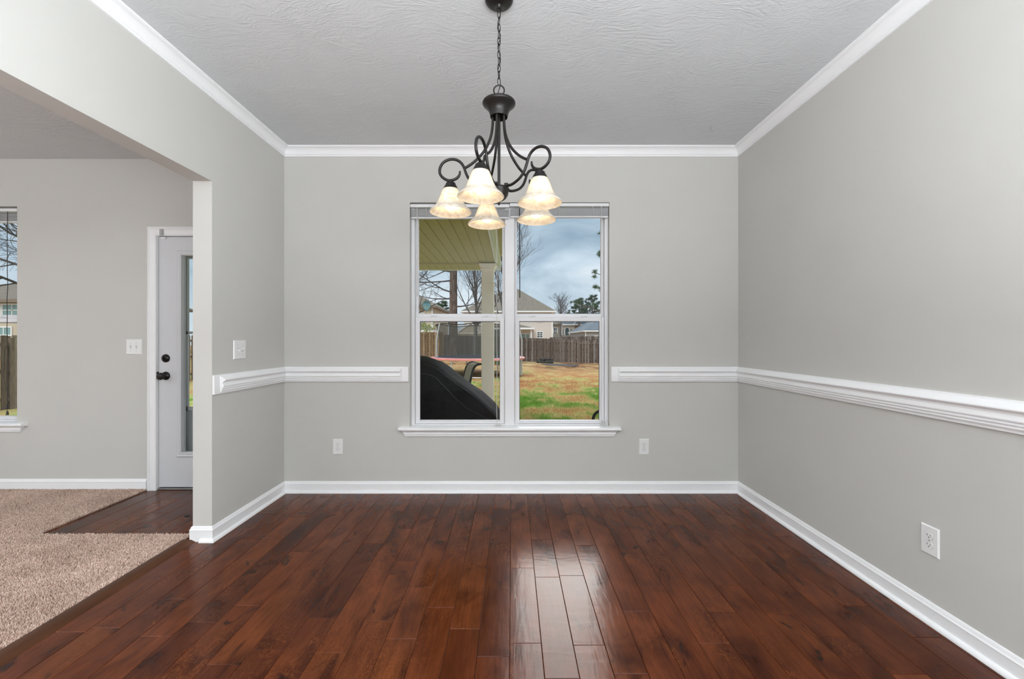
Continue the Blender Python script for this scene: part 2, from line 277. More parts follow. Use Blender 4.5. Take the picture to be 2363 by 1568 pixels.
# ---------------------------------------------------------------- mesh helpers
class MB:
    def __init__(s): s.v = []; s.f = []; s.c = None
    def add(s, vs_, fs): o = len(s.v); s.v += [tuple(p) for p in vs_]; s.f += [tuple(i+o for i in f) for f in fs]; return s
    def box(s, x0, x1, y0, y1, z0, z1):
        return s.add([(x, y, z) for x in (x0, x1) for y in (y0, y1) for z in (z0, z1)],
                     [(0, 1, 3, 2), (4, 6, 7, 5), (0, 4, 5, 1), (2, 3, 7, 6), (0, 2, 6, 4), (1, 5, 7, 3)])
    def cbox(s, cx, cy, cz, sx, sy, sz): return s.box(cx-sx/2, cx+sx/2, cy-sy/2, cy+sy/2, cz-sz/2, cz+sz/2)
    def bbox(s, x0, x1, y0, y1, z0, z1, b):     # box with chamfered edges
        vs_ = []
        for i in range(3):
            for sx in (0, 1):
                for sy in (0, 1):
                    for sz in (0, 1):
                        d = [b, b, b]; d[i] = 0
                        vs_.append(((x0, x1)[sx]+(d[0], -d[0])[sx], (y0, y1)[sy]+(d[1], -d[1])[sy], (z0, z1)[sz]+(d[2], -d[2])[sz]))
        def k(i, a, b_, c): return i*8+a*4+b_*2+c
        fs = []
        for v in (0, 1):
            fs.append((k(0, v, 0, 0), k(0, v, 0, 1), k(0, v, 1, 1), k(0, v, 1, 0))); fs.append((k(1, 0, v, 0), k(1, 1, v, 0), k(1, 1, v, 1), k(1, 0, v, 1)))
            fs.append((k(2, 0, 0, v), k(2, 0, 1, v), k(2, 1, 1, v), k(2, 1, 0, v)))
        for a in (0, 1):
            for c in (0, 1):
                fs.append((k(0, a, c, 0), k(0, a, c, 1), k(1, a, c, 1), k(1, a, c, 0)))
                fs.append((k(0, a, 0, c), k(0, a, 1, c), k(2, a, 1, c), k(2, a, 0, c)))
                fs.append((k(1, 0, a, c), k(1, 1, a, c), k(2, 1, a, c), k(2, 0, a, c)))
                for d in (0, 1): fs.append((k(0, a, c, d), k(1, a, c, d), k(2, a, c, d)))
        return s.add(vs_, fs)
    def tube(s, pts, r, n=8, cap=True, close=False):
        pts = [Vector(p) for p in pts]; m = len(pts); rs = r if isinstance(r, (list, tuple)) else [r]*m
        tg = []
        for i in range(m):
            if close: d = pts[(i+1) % m]-pts[i-1]
            else: d = pts[min(i+1, m-1)]-pts[max(i-1, 0)]
            tg.append(d.normalized() if d.length > 1e-9 else Vector((0, 0, 1)))
        up = Vector((0, 0, 1)) if abs(tg[0].z) < 0.9 else Vector((1, 0, 0))
        a = tg[0].cross(up).normalized(); vs_ = []; fs = []
        for i in range(m):
            a = (a-tg[i]*a.dot(tg[i])).normalized(); b = tg[i].cross(a)
            for k in range(n):
                t = 2*PI*k/n; vs_.append(pts[i]+(a*math.cos(t)+b*math.sin(t))*rs[i])
        for i in range(m if close else m-1):
            j = (i+1) % m
            for k in range(n): fs.append((i*n+k, i*n+(k+1) % n, j*n+(k+1) % n, j*n+k))
        if cap and not close: fs.append(tuple(range(n))[::-1]); fs.append(tuple((m-1)*n+k for k in range(n)))
        return s.add(vs_, fs)
    def lathe(s, prof, c=(0, 0, 0), n=32, axis='z', caps=True):
        vs_ = []; fs = []
        for r_, z in prof:
            for k in range(n):
                t = 2*PI*k/n; x, y = r_*math.cos(t), r_*math.sin(t)
                vs_.append({'z': (c[0]+x, c[1]+y, c[2]+z), 'y': (c[0]+x, c[1]+z, c[2]+y), 'x': (c[0]+z, c[1]+x, c[2]+y)}[axis])
        m = len(prof)
        for i in range(m-1):
            for k in range(n): fs.append((i*n+k, i*n+(k+1) % n, (i+1)*n+(k+1) % n, (i+1)*n+k))
        if caps:
            if prof[0][0] > 1e-5: fs.append(tuple(range(n))[::-1])
            if prof[-1][0] > 1e-5: fs.append(tuple((m-1)*n+k for k in range(n)))
        return s.add(vs_, fs)
    def prism(s, poly, axis, a0, a1):            # polygon in the plane across axis, extruded a0..a1
        n = len(poly)
        def q(p, a): return {'x': (a, p[0], p[1]), 'y': (p[0], a, p[1]), 'z': (p[0], p[1], a)}[axis]
        vs_ = [q(p, a0) for p in poly]+[q(p, a1) for p in poly]
        fs = [tuple(range(n))[::-1], tuple(range(n, 2*n))]+[(i, (i+1) % n, n+(i+1) % n, n+i) for i in range(n)]
        return s.add(vs_, fs)
    def quadstrip(s, A, B):
        n = len(A); return s.add(list(A)+list(B), [(i, i+1, n+i+1, n+i) for i in range(n-1)])
    def build(s, name, m, parent=None, smooth=False, angle=40, local=False):
        me = bpy.data.meshes.new(name)
        vs_ = s.v
        if parent is not None and not local:
            inv = (Matrix.Translation(parent_loc(parent)) @ Matrix.Rotation(parent_rot(parent), 4, 'Z')).inverted()
            vs_ = [tuple(inv @ Vector(p)) for p in vs_]
        me.from_pydata(vs_, [], s.f); me.update()
        me.validate()
        bm_fix(me)
        if s.c is not None: paint(me, s.c)
        me.materials.append(MAT[m])
        if smooth:
            me.shade_smooth() if hasattr(me, 'shade_smooth') else None
            try: me.set_sharp_from_angle(angle=R(angle))
            except Exception: pass
        o = bpy.data.objects.new(name, me); C.objects.link(o)
        if parent is not None: o.parent = parent
        return o
import bmesh
def bm_fix(me):
    if len(me.polygons) > 60000: return
    bm = bmesh.new(); bm.from_mesh(me); bmesh.ops.recalc_face_normals(bm, faces=bm.faces); bm.to_mesh(me); bm.free()
def parent_loc(p):
    l_ = Vector(p.location)
    while p.parent: p = p.parent; l_ += Vector(p.location)
    return l_
def parent_rot(p):
    a = p.rotation_euler.z
    while p.parent: p = p.parent; a += p.rotation_euler.z
    return a
def paint(me, vals):                            # one random value per polygon (board, tuft)
    ca = me.color_attributes.new('board', 'FLOAT_COLOR', 'CORNER')
    arr = np.ones((len(me.loops), 4), dtype=np.float32)
    lt = np.empty(len(me.polygons), dtype=np.int32); me.polygons.foreach_get('loop_total', lt)
    arr[:, :3] = np.repeat(np.asarray(vals, dtype=np.float32), lt, axis=0)
    ca.data.foreach_set('color', arr.ravel())
def tag(o, label=None, cat=None, group=None, kind=None):
    if label: o['label'] = label
    if cat: o['category'] = cat
    if group: o['group'] = group
    if kind: o['kind'] = kind
    return o
def thing(name, label, cat, loc=(0, 0, 0), rz=0, group=None):
    o = bpy.data.objects.new(name, None); o.empty_display_size = 0.05; C.objects.link(o); o.location = loc; o.rotation_euler = (0, 0, rz)
    return tag(o, label, cat, group)
def struct(name, mb, m, **k): return tag(mb.build(name, m, **k), kind='structure')
def sroot(name, loc=(0, 0, 0)):
    o = bpy.data.objects.new(name, None); o.empty_display_size = 0.05; C.objects.link(o); o.location = loc; o['kind'] = 'structure'; return o
def kids(o): return list(o.children)
def dup(o, loc=None, rz=None, label=None, parent=None):
    c = o.copy(); C.objects.link(c)
    if parent is not None: c.parent = parent
    for ch in kids(o): dup(ch, parent=c)
    if loc is not None: c.location = loc
    if rz is not None: c.rotation_euler = (0, 0, rz)
    if label: c['label'] = label
    return c
def smooth_path(pts, k=6):
    P_ = [Vector(p) for p in pts]; out = []
    for i in range(len(P_)-1):
        a = P_[max(i-1, 0)]; b = P_[i]; c = P_[i+1]; d = P_[min(i+2, len(P_)-1)]
        for j in range(k):
            t = j/k; out.append(0.5*((2*b)+(c-a)*t+(2*a-5*b+4*c-d)*t*t+(3*b-a-3*c+d)*t*t*t))
    return out+[P_[-1]]
def sweep(path, prof, ends=None):
    """mouldings along a wall line: path (x,y), profile (d,z), d to the right of travel; returns one MB per segment with mitred ends"""
    n = len(path); dirs = []
    for i in range(n-1):
        d = Vector((path[i+1][0]-path[i][0], path[i+1][1]-path[i][1])); dirs.append(d.normalized())
    offs = []
    for i in range(n):
        if i == 0: nn = Vector((dirs[0].y, -dirs[0].x))
        elif i == n-1: nn = Vector((dirs[-1].y, -dirs[-1].x))
        else:
            a = Vector((dirs[i-1].y, -dirs[i-1].x)); b = Vector((dirs[i].y, -dirs[i].x)); h = (a+b).normalized(); nn = h/max(0.2, h.dot(a))
        offs.append(nn)
    out = []
    for i in range(n-1):
        mb = MB(); A = [(path[i][0]+offs[i].x*d, path[i][1]+offs[i].y*d, z) for d, z in prof]; B = [(path[i+1][0]+offs[i+1].x*d, path[i+1][1]+offs[i+1].y*d, z) for d, z in prof]
        m = len(prof); mb.add(A+B, [(k, (k+1) % m, m+(k+1) % m, m+k) for k in range(m)]+[tuple(range(m))[::-1], tuple(range(m, 2*m))]); out.append(mb)
    return out
# ================================================================= THE ROOM
XL, XR, YB, YL = -1.8096, 1.7975, 3.39, 3.44     # dining left wall, right wall, back wall, living room back wall
XLL = -1.9246; YE = 2.573; HD = 2.737; HL = 2.673; HDR = 2.172; YF = -3.2; XFAR = -6.6
WX0, WX1, WZ0, WZ1 = -0.812, 0.774, 0.523, 2.306  # dining window opening
def wall_with_hole(x0, x1, y0, y1, z0, z1, holes):
    mb = MB(); xs = sorted({x0, x1, *[h[0] for h in holes], *[h[1] for h in holes]})
    for a, b in zip(xs, xs[1:]):
        hs = [h for h in holes if h[0] <= a+1e-6 and h[1] >= b-1e-6]
        z = z0
        for h in sorted(hs, key=lambda q: q[2]):
            if h[2] > z+1e-6: mb.box(a, b, y0, y1, z, h[2])
            z = h[3]
        if z < z1: mb.box(a, b, y0, y1, z, z1)
    return mb
struct('wall_back', wall_with_hole(XL, XR+0.15, YB, YB+0.16, -0.2, HD+0.2, [(WX0, WX1, WZ0, WZ1)]), 'wall_paint')
LX0, LX1, LZ0, LZ1 = -4.88, -3.99, 0.548, 2.290   # living window opening
DX0, DX1, DZ1 = -2.866, -2.030, 2.056             # door opening
struct('wall_living', wall_with_hole(XFAR-0.1, XL, YL, YL+0.16, -0.2, HD+0.2, [(LX0, LX1, LZ0, LZ1), (DX0, DX1, -0.2, DZ1)]), 'wall_paint')
mb = MB(); mb.box(XLL, XL, YE, YL, -0.01, HD+0.1); mb.box(XLL, XL, YF, YE, HDR, HD+0.1); struct('wall_left', mb, 'wall_paint')
struct('wall_right', MB().box(XR, XR+0.15, YF, YB+0.16, -0.2, HD+0.2), 'wall_paint')
struct('wall_front', MB().box(XFAR-0.1, XR+0.15, YF-0.15, YF, -0.2, HD+0.2), 'wall_paint')
struct('wall_far_left', MB().box(XFAR-0.15, XFAR, YF-0.15, YL+0.16, -0.2, HD+0.2), 'wall_paint')
struct('ceiling', MB().box(XL-0.02, XR+0.15, YF, YB+0.1, HD, HD+0.12), 'ceiling_texture')
struct('ceiling_living', MB().box(XFAR-0.1, XLL+0.02, YF, YL+0.1, HL, HL+0.12), 'ceiling_texture')
struct('roof', MB().box(XFAR-0.3, XR+0.3, YF-0.3, YL+0.2, HD+0.2, HD+0.35), 'shingle_brown')
struct('floor_base', MB().box(XFAR-0.1, XR+0.15, YF, YL+0.1, -0.2, -0.010), 'sub_floor')
# ---- hardwood boards: joints read off the photograph
BW = 0.1262; BX = -0.0088
jo = [(1208,1311.6),(1254,1245.6),(1320,1329),(1354,1259),(1472,1411),(1521,1283.5),(924,1295),(969,1356),(925,1327.5),(1010,1247.6),(1052,1277),(1155,1251.7),(1013,1402),(1071,1452),
(930,1221),(988,1198),(852,1203),(861,1254),(1040,1173),(1162,1175),(1115,1187),(1506,1353),(1367,1170.8),(1394,1147),(1487,1170.8),(1443,1172.8),(1570,1172.8),(1563,1212),
(453,1270),(581,1245.5),(695,1274),(716,1310),(571,1398),(461,1436),(350,1469),(234,1449),(741,1426),(760,1507),(613,1499),(505,1534),(613,1187),(691,1194),(708,1149),(865,1254),(880,1296),(746,1182),
(255,1188),(387,1184),(1574,1172),(1572,1212),(1633,1192),(1708,1222),(1715,1164),(1820,1238),(1827,1275),(1684,1352),(1670,1412),(1808,1419),(1986,1399),(1652,1485),(1929,1470),(2105,1557),(1895,1286)]
joints = {}
for px, py in jo:
    Y = EYE*F/(py-784); X = (px-1181.5)*Y/F; k = math.floor((X-BX)/BW); joints.setdefault(k, []).append(Y)
def boards(x0, x1, y0, y1):
    mb = MB(); mb.c = []; rr = random.Random(11)
    for k in range(math.floor((x0-BX)/BW), math.ceil((x1-BX)/BW)):
        a = max(x0, BX+k*BW); b = min(x1, BX+(k+1)*BW)
        if b-a < 0.004: continue
        ys = sorted(set(round(y, 3) for y in joints.get(k, []) if y < y1-0.03))
        cut = [y for i, y in enumerate(ys) if i == 0 or y-ys[i-1] > 0.12]
        y = (cut[0] if cut else 1.9+rr.random()*0.9)-0.35-rr.random()*0.75
        while y > y0: cut.append(y); y -= 0.45+rr.random()*0.75
        cut = [y0]+sorted(c for c in cut if y0+0.02 < c < y1)+[y1]
        for s, e in zip(cut, cut[1:]):
            g = 0.00045; v = 0.0022; t = [rr.uniform(-0.00035, 0.00035) for _ in range(2)]
            o = [(a+g, s+g), (b-g, s+g), (b-g, e-g), (a+g, e-g)]; i_ = [(a+v, s+v), (b-v, s+v), (b-v, e-v), (a+v, e-v)]
            zz = [-0.0004+t[0], -0.0004-t[0], -0.0004-t[0]+t[1], -0.0004+t[0]+t[1]]
            vs_ = [(p[0], p[1], -0.01) for p in o]+[(p[0], p[1], -0.0022) for p in o]+[(p[0], p[1], z) for p, z in zip(i_, zz)]
            mb.add(vs_, [(0, 1, 5, 4), (1, 2, 6, 5), (2, 3, 7, 6), (3, 0, 4, 7), (4, 5, 9, 8), (5, 6, 10, 9), (6, 7, 11, 10), (7, 4, 8, 11), (8, 9, 10, 11)])
            c = (rr.random(), rr.random(), rr.random()); mb.c += [c]*9
    return mb
struct('floor', boards(-1.905, XR, YF, YB), 'hardwood')
struct('floor_entry', boards(-2.945, XLL, 2.60, YL), 'hardwood')
# ---- reducer strip between the boards and the carpet
pr = [(-1.985, -0.01), (-1.985, 0.010), (-1.978, 0.015), (-1.950, 0.016), (-1.925, 0.013), (-1.908, 0.005), (-1.900, 0.0005), (-1.900, -0.01)]
struct('trim_1', MB().prism(pr, 'y', YF, YE-0.012), 'wood_strip', smooth=True)
# ---- carpet
mb = MB(); mb.box(XFAR, -1.985, YF, 2.64, -0.01, 0.006); mb.box(XFAR, -2.948, 2.64, YL, -0.01, 0.006)
mb.c = [(0.35, 0.5, 0.5)]*len(mb.f)
car = mb.build('carpet', 'carpet_pile'); tag(car, 'pinkish brown cut pile carpet meeting the dark hardwood at a wood strip', 'carpet', kind='stuff')
rs = np.random.RandomState(4); sp = 0.0064
gx, gy = np.meshgrid(np.arange(-4.5, -1.98, sp), np.arange(1.0, YL-0.002, sp)); gx = gx.ravel()+rs.uniform(-1, 1, gx.size)*sp*.45; gy = gy.ravel()+rs.uniform(-1, 1, gy.size)*sp*.45
keep = ((gy < 2.645) & (gx < -1.983)) | (gx < -2.943); keep &= (gy > -gx*0.62-0.75)
gx = gx[keep]; gy = gy[keep]; n = gx.size
low = 0.5+0.5*np.sin(gx*5.1+2*np.sin(gy*3.3))*np.sin(gy*4.3+1.5*np.sin(gx*2.2))
h = 0.0125+rs.uniform(0, 0.006, n)+low*0.002; r_ = 0.0034+rs.uniform(0, .0012, n); ang = rs.uniform(0, 2*PI, n)
tx = rs.normal(0, .003, n)+(low-.5)*.003; ty = rs.normal(0, .003, n)
V = np.zeros((n, 7, 3), dtype=np.float32)
for k in range(3):
    a = ang+k*2*PI/3; V[:, k, 0] = gx+r_*np.cos(a); V[:, k, 1] = gy+r_*np.sin(a); V[:, k, 2] = 0.004
    V[:, 3+k, 0] = gx+tx*.6+r_*.8*np.cos(a+.5); V[:, 3+k, 1] = gy+ty*.6+r_*.8*np.sin(a+.5); V[:, 3+k, 2] = h*.72
V[:, 6, 0] = gx+tx; V[:, 6, 1] = gy+ty; V[:, 6, 2] = h
fq = []; base = (np.arange(n)*7)[:, None]
quads = np.concatenate([base+np.array([[k, (k+1) % 3, 3+(k+1) % 3, 3+k]]) for k in range(3)], 1).reshape(-1, 4)
tris = np.concatenate([base+np.array([[3+k, 3+(k+1) % 3, 6]]) for k in range(3)], 1).reshape(-1, 3)
me = bpy.data.meshes.new('carpet_tufts'); me.vertices.add(n*7); me.vertices.foreach_set('co', V.ravel())
loops = np.concatenate([quads.ravel(), tris.ravel()]); me.loops.add(loops.size); me.loops.foreach_set('vertex_index', loops.astype(np.int32))
tot = np.concatenate([np.full(len(quads), 4), np.full(len(tris), 3)]).astype(np.int32); st = np.concatenate([[0], np.cumsum(tot)[:-1]]).astype(np.int32)
me.polygons.add(len(tot)); me.polygons.foreach_set('loop_start', st); me.polygons.foreach_set('loop_total', tot); me.update(calc_edges=True)
cv = np.clip(rs.normal(.5, .2, n), 0, 1); cc = np.repeat(cv, 3); paint(me, np.stack([np.concatenate([cc, cc])]*3, 1))
me.materials.append(MAT['carpet_pile']); o = bpy.data.objects.new('pile', me); C.objects.link(o); o.parent = car; o['kind'] = 'stuff'

# ---- mouldings
BASE = [(0, 0), (0.012, 0), (0.012, 0.066), (0.014, 0.069), (0.011, 0.073), (0.008, 0.078), (0.0075, 0.083), (0.004, 0.089), (0, 0.0905)]
SHOE = [(0.010, 0), (0.028, 0), (0.0275, 0.006), (0.024, 0.013), (0.018, 0.018), (0.010, 0.020)]
sg = sweep([(XLL, YL), (XLL, YE), (XL, YE), (XL, YB), (XR, YB), (XR, YF)], BASE)
sh = sweep([(XL-0.062, YE), (XL, YE), (XL, YB), (XR, YB), (XR, YF)], SHOE)
for i, nm in enumerate(['entry', 'end', 'left', 'back', 'right']):
    if i > 0: sg[i].add(sh[i-1].v, sh[i-1].f)
    struct('baseboard_'+nm, sg[i], 'trim_paint', smooth=True, angle=30)
struct('baseboard_living', sweep([(XFAR, YL), (-2.942, YL)], [(d, z+0.002) for d, z in BASE])[0], 'trim_paint', smooth=True, angle=30)
CROWN = [(0, HD-0.070), (0.010, HD-0.070), (0.011, HD-0.060), (0.0085, HD-0.057), (0.014, HD-0.054), (0.016, HD-0.048), (0.0185, HD-0.038), (0.024, HD-0.028), (0.033, HD-0.0185), (0.042, HD-0.014), (0.047, HD-0.0135), (0.051, HD-0.011), (0.056, HD-0.009), (0.058, HD), (0, HD)]
for i, (mbx, nm) in enumerate(zip(sweep([(XL, YF), (XL, YB), (XR, YB), (XR, YF)], CROWN), 'abc')):
    struct('trim_%d' % (2+i), mbx, 'trim_paint', smooth=True, angle=25)
ZR = 0.882
RAILP = [(0, 0), (0.012, 0), (0.013, 0.006), (0.011, 0.108), (0.009, 0.117), (0, 0.117)]
RAILM = [(0.008, 0.010), (0.017, 0.012), (0.020, 0.018), (0.0175, 0.023), (0.0175, 0.026), (0.024, 0.029), (0.0245, 0.033), (0.021, 0.036), (0.0205, 0.038), (0.027, 0.042), (0.028, 0.047), (0.025, 0.055), (0.0225, 0.064), (0.024, 0.072), (0.031, 0.078), (0.034, 0.083), (0.033, 0.088), (0.024, 0.098), (0.016, 0.107), (0.008, 0.110)]
def rail(path, cut0, cut1, names):
    a = sweep(path, [(d, z+ZR) for d, z in RAILP])
    p2 = list(path)
    def shift(p, q, d): v = Vector((q[0]-p[0], q[1]-p[1])).normalized()*d; return (p[0]+v.x, p[1]+v.y)
    if cut0: p2[0] = shift(path[0], path[1], 0.045)
    if cut1: p2[-1] = shift(path[-1], path[-2], 0.045)
    b = sweep(p2, [(d, z+ZR) for d, z in RAILM])
    for q in range(2):                      # slanted returns at the free ends
        if (cut0, cut1)[q]:
            mbx = b[0] if q == 0 else b[-1]; m = len(RAILM); off = 0 if q == 0 else m
            u = Vector((p2[1][0]-p2[0][0], p2[1][1]-p2[0][1])).normalized() if q == 0 else Vector((p2[-2][0]-p2[-1][0], p2[-2][1]-p2[-1][1])).normalized()
            for k, (d, z) in enumerate(RAILM):
                x, y, zz = mbx.v[off+k]; s_ = (d-0.008)*0.9; mbx.v[off+k] = (x+u.x*s_, y+u.y*s_, zz)
    for i, nm in enumerate(names):
        a[i].add(b[i].v, b[i].f); struct(nm, a[i], 'trim_paint', smooth=True, angle=25)
rail([(XL, YE+0.004), (XL, YB), (-0.822, YB)], True, True, ['trim_5', 'trim_6'])
rail([(0.788, YB), (XR, YB), (XR, YF)], True, False, ['trim_7', 'trim_8'])

# ================================================================= WINDOWS
def window(name, x0, x1, z0, z1, yw, n, zmid):
    root = sroot(name, ((x0+x1)/2, yw, z0))
    yo = yw+0.045                                       # inner face of the vinyl unit
    fw = 0.028; mul = 0.078 if n == 2 else 0
    fr = MB(); fr.bbox(x0, x0+fw, yo, yo+0.085, z0, z1, 0.003); fr.bbox(x1-fw, x1, yo, yo+0.085, z0, z1, 0.003)
    fr.bbox(x0+.001, x1-.001, yo+.001, yo+0.084, z1-fw, z1-.001, 0.003); fr.bbox(x0+.001, x1-.001, yo+.001, yo+0.084, z0+.0005, z0+0.012, 0.003)
    fr.build('frame', 'vinyl', root)
    w = (x1-x0-2*fw-mul)/n
    if n == 2: MB().bbox((x0+x1)/2-mul/2, (x0+x1)/2+mul/2, yo-0.008, yo+0.085, z0, z1-0.03, 0.004).build('mullion', 'vinyl', root)
    for i in range(n):
        a = x0+fw+i*(w+mul); b = a+w
        # upper sash, set back
        s = 0.022; ya, yb = yo+0.045, yo+0.072
        up = MB(); up.bbox(a, a+s, ya, yb, zmid-0.02, z1-fw, 0.003); up.bbox(b-s, b, ya, yb, zmid-0.02, z1-fw, 0.003); up.bbox(a+.001, b-.001, ya+.001, yb-.001, z1-fw-0.03, z1-fw-.001, 0.003); up.bbox(a+.001, b-.001, ya+.001, yb-.001, zmid-0.0195, zmid+0.028, 0.003)
        u = up.build('upper_sash', 'vinyl', root); MB().box(a+s-.004, b-s+.004, ya+0.012, ya+0.016, zmid+0.024, z1-fw-0.026).build('glass', 'window_glass', u)
        s = 0.040; ya, yb = yo+0.010, yo+0.040
        lo = MB(); lo.bbox(a+.002, a+s, ya, yb, z0+0.012, zmid, 0.004); lo.bbox(b-s, b-.002, ya, yb, z0+0.012, zmid, 0.004); lo.bbox(a+.003, b-.003, ya+.001, yb-.001, zmid-0.036, zmid-.001, 0.004); lo.bbox(a+.003, b-.003, ya+.001, yb-.001, z0+0.013, z0+0.030, 0.004)
        lo.prism([(ya-.002, z0+0.030), (ya-.002, z0+0.034), (ya+0.010, z0+0.040), (yb, z0+0.040), (yb, z0+0.028)], 'x', a+s-0.004, b-s+0.004)
        u = lo.build('lower_sash', 'vinyl', root); MB().box(a+s-.004, b-s+.004, ya+0.014, ya+0.018, z0+0.032, zmid-0.032).build('glass', 'window_glass', u)
        g = MB(); yy = ya+0.011
        for q0, q1, r0, r1 in ((a+s-.001, a+s+.003, z0+.039, zmid-.036), (b-s-.003, b-s+.001, z0+.039, zmid-.036), (a+s, b-s, zmid-.040, zmid-.035)): g.box(q0, q1, yy, yy+.003, r0, r1)
        g.build('glazing_gasket', 'slot_dark', u)
        for fx in (0.2, 0.78):
            lk = MB(); c = a+w*fx; lk.bbox(c-0.028, c+0.028, ya+0.004, ya+0.030, zmid, zmid+0.007, 0.002); lk.bbox(c-0.008, c+0.022, ya+0.000, ya+0.012, zmid+0.006, zmid+0.012, 0.002)
            lk.build('sash_lock', 'vinyl', u)
    st = MB(); e = 0.083
    prf = [(yw+0.05, z0+.0015), (yw+0.05, z0-0.026), (yw-0.038, z0-0.026), (yw-0.046, z0-0.022), (yw-0.048, z0-0.014), (yw-0.045, z0-0.007), (yw-0.036, z0-0.003), (yw-0.012, z0+.0015)]
    st.prism(prf, 'x', x0+0.0, x1-0.0)
    pf2 = [(min(y, yw), z) for y, z in prf]
    st.prism(pf2, 'x', x0-e, x0); st.prism(pf2, 'x', x1, x1+e)
    st.build('sill', 'trim_paint', root, smooth=True, angle=30)
    ap = MB(); zt = z0-0.026; A = [(0, 0, .060), (.024, 0, .060), (.024, -.006, .058), (.018, -.013, .052), (.0165, -.018, .050), (.018, -.022, .047), (.017, -.032, .042), (.012, -.040, .038), (.012, -.048, .034), (0, -.050, .033)]
    m = len(A); ap.add([(x0-q, yw-d, zt+z) for d, z, q in A]+[(x1+q, yw-d, zt+z) for d, z, q in A], [(k, (k+1) % m, m+(k+1) % m, m+k) for k in range(m)]+[tuple(range(m))[::-1], tuple(range(m, 2*m))])
    ap.build('apron', 'trim_paint', root, smooth=True, angle=30)
    return root
window('window_1', WX0, WX1, WZ0, WZ1, YB, 2, 1.398)
window('window_2', LX0, LX1, LZ0, LZ1, YL, 1, 1.392)

def blind(x0, x1, zt, yw, label, wand_x, wand_end, cord_x, cord_end, wand_mat, droop=0.0, seed=1, tangle=True, hz=0.029, tassel=False):
    r = thing('window_blind', label, 'blind', ((x0+x1)/2, yw+0.02, zt), group=None)
    hd = MB(); hd.bbox(x0, x1, yw-0.004, yw+0.036, zt-hz, zt-0.004, 0.002); hd.box(x0, x1, yw-0.006, yw-0.002, zt-hz, zt-hz+0.005); hd.build('headrail', 'blind_white', r)
    sl = MB(); z = zt-hz-0.014; k = 0; rr = random.Random(seed)
    while z > zt-hz-0.072:
        a = rr.uniform(-.002, .002); d = rr.uniform(-.002, .002)
        sl.add([(x0+.006+a, yw+.004+d, z), (x1-.006+a, yw+.004+d, z), (x1-.006+a, yw+.017+d, z+.0035), (x0+.006+a, yw+.017+d, z+.0035), (x1-.006+a, yw+.031+d, z), (x0+.006+a, yw+.031+d, z),
                (x0+.006+a, yw+.004+d, z-.001), (x1-.006+a, yw+.004+d, z-.001), (x1-.006+a, yw+.017+d, z+.0023), (x0+.006+a, yw+.017+d, z+.0023), (x1-.006+a, yw+.031+d, z-.001), (x0+.006+a, yw+.031+d, z-.001)],
               [(0, 1, 2, 3), (3, 2, 4, 5), (6, 9, 8, 7), (9, 11, 10, 8), (0, 6, 7, 1), (5, 4, 10, 11), (0, 3, 9, 6), (3, 5, 11, 9), (1, 7, 8, 2), (2, 8, 10, 4)]); z -= 0.0031
    sl.build('slat_stack', 'blind_white', r)
    br = MB(); br.bbox(x0+.004, x1-.004, yw+.002, yw+.033, z-0.014, z-0.001, .004); br.build('bottom_rail', 'blind_white', r)
    for fx in (0.16, 0.5, 0.84):
        lad = MB(); c = x0+(x1-x0)*fx
        for q in range(7): zz = zt-hz-0.008-q*.010; lad.tube([(c-.006, yw+.001, zz), (c+.003*((-1)**q), yw-.002, zz-.005), (c+.007, yw+.001, zz-.009)], .0011, 5)
        lad.box(c-.0012, c+.0012, yw-.0012, yw+.002, z-.012, zt-hz)
        lad.build('ladder_tape', 'cord_white', r)
    MB().tube([(wand_x, yw-.006, zt-hz-.004), (wand_x, yw-.008, zt-hz-.03), (wand_x+.002, yw-.008, wand_end)], [.0025, .0036, .0036], 8).build('tilt_wand', wand_mat, r)
    MB().tube([(wand_x, yw+.002, zt-hz+.004), (wand_x, yw-.010, zt-hz-.004), (wand_x, yw-.009, zt-hz-.012)], .003, 8).build('wand_hook', 'cord_white', r)
    cd = MB(); pts = [(cord_x, yw-.006, zt-hz)]
    zz = zt-hz
    while zz > cord_end+.02: zz -= .12; pts.append((cord_x+rr.uniform(-.002, .002), yw-.007+rr.uniform(-.002, .002), max(zz, cord_end)))
    cd.tube(smooth_path(pts, 4), .0013, 6); cd.tube(smooth_path([(p[0]+.004, p[1], p[2]) for p in pts], 4), .0011, 6)
    cd.build('lift_cord', 'cord_backlit' if tassel else 'cord_white', r)
    return r
bl = blind(WX0+.003, -.021, WZ1-.010, YB+.002, 'raised white blind over the left half of the dining window', -.752, 1.56, -.122, WZ0+.012, 'cord_white', seed=2)
bl2 = blind(-.017, WX1-.003, WZ1-.002, YB+.002, 'raised white blind with a backlit wand coloured dark over the right half of the dining window', .060, 1.546, .707, WZ0+.012, 'cord_backlit', seed=5)
bl3 = blind(LX0+.005, LX1-.005, LZ1-.012, YL+.004, 'raised white blind in the window at the far left', LX0+.1, 1.6, -3.985-.081, .66, 'cord_white', seed=9, tassel=True)
t = MB(); 
for x, z in ((-4.068, .665), (-4.064, .615)): t.lathe([(.002, .03), (.004, .026), (.009, 0), (.009, -.006), (.003, -.008)], (x, YL-.004, z), 12)
t.build('cord_tassels', 'chair_frame', bl3)
t = MB(); t.tube(smooth_path([(-4.064, YL-.004, 1.15), (-4.075, YL-.006, 1.16), (-4.083, YL-.006, 1.13), (-4.086, YL-.006, 1.0), (-4.092, YL-.004, .9), (-4.07, YL-.004, .80)], 5), .0016, 6); t.build('looped_cord', 'cord_backlit', bl3)
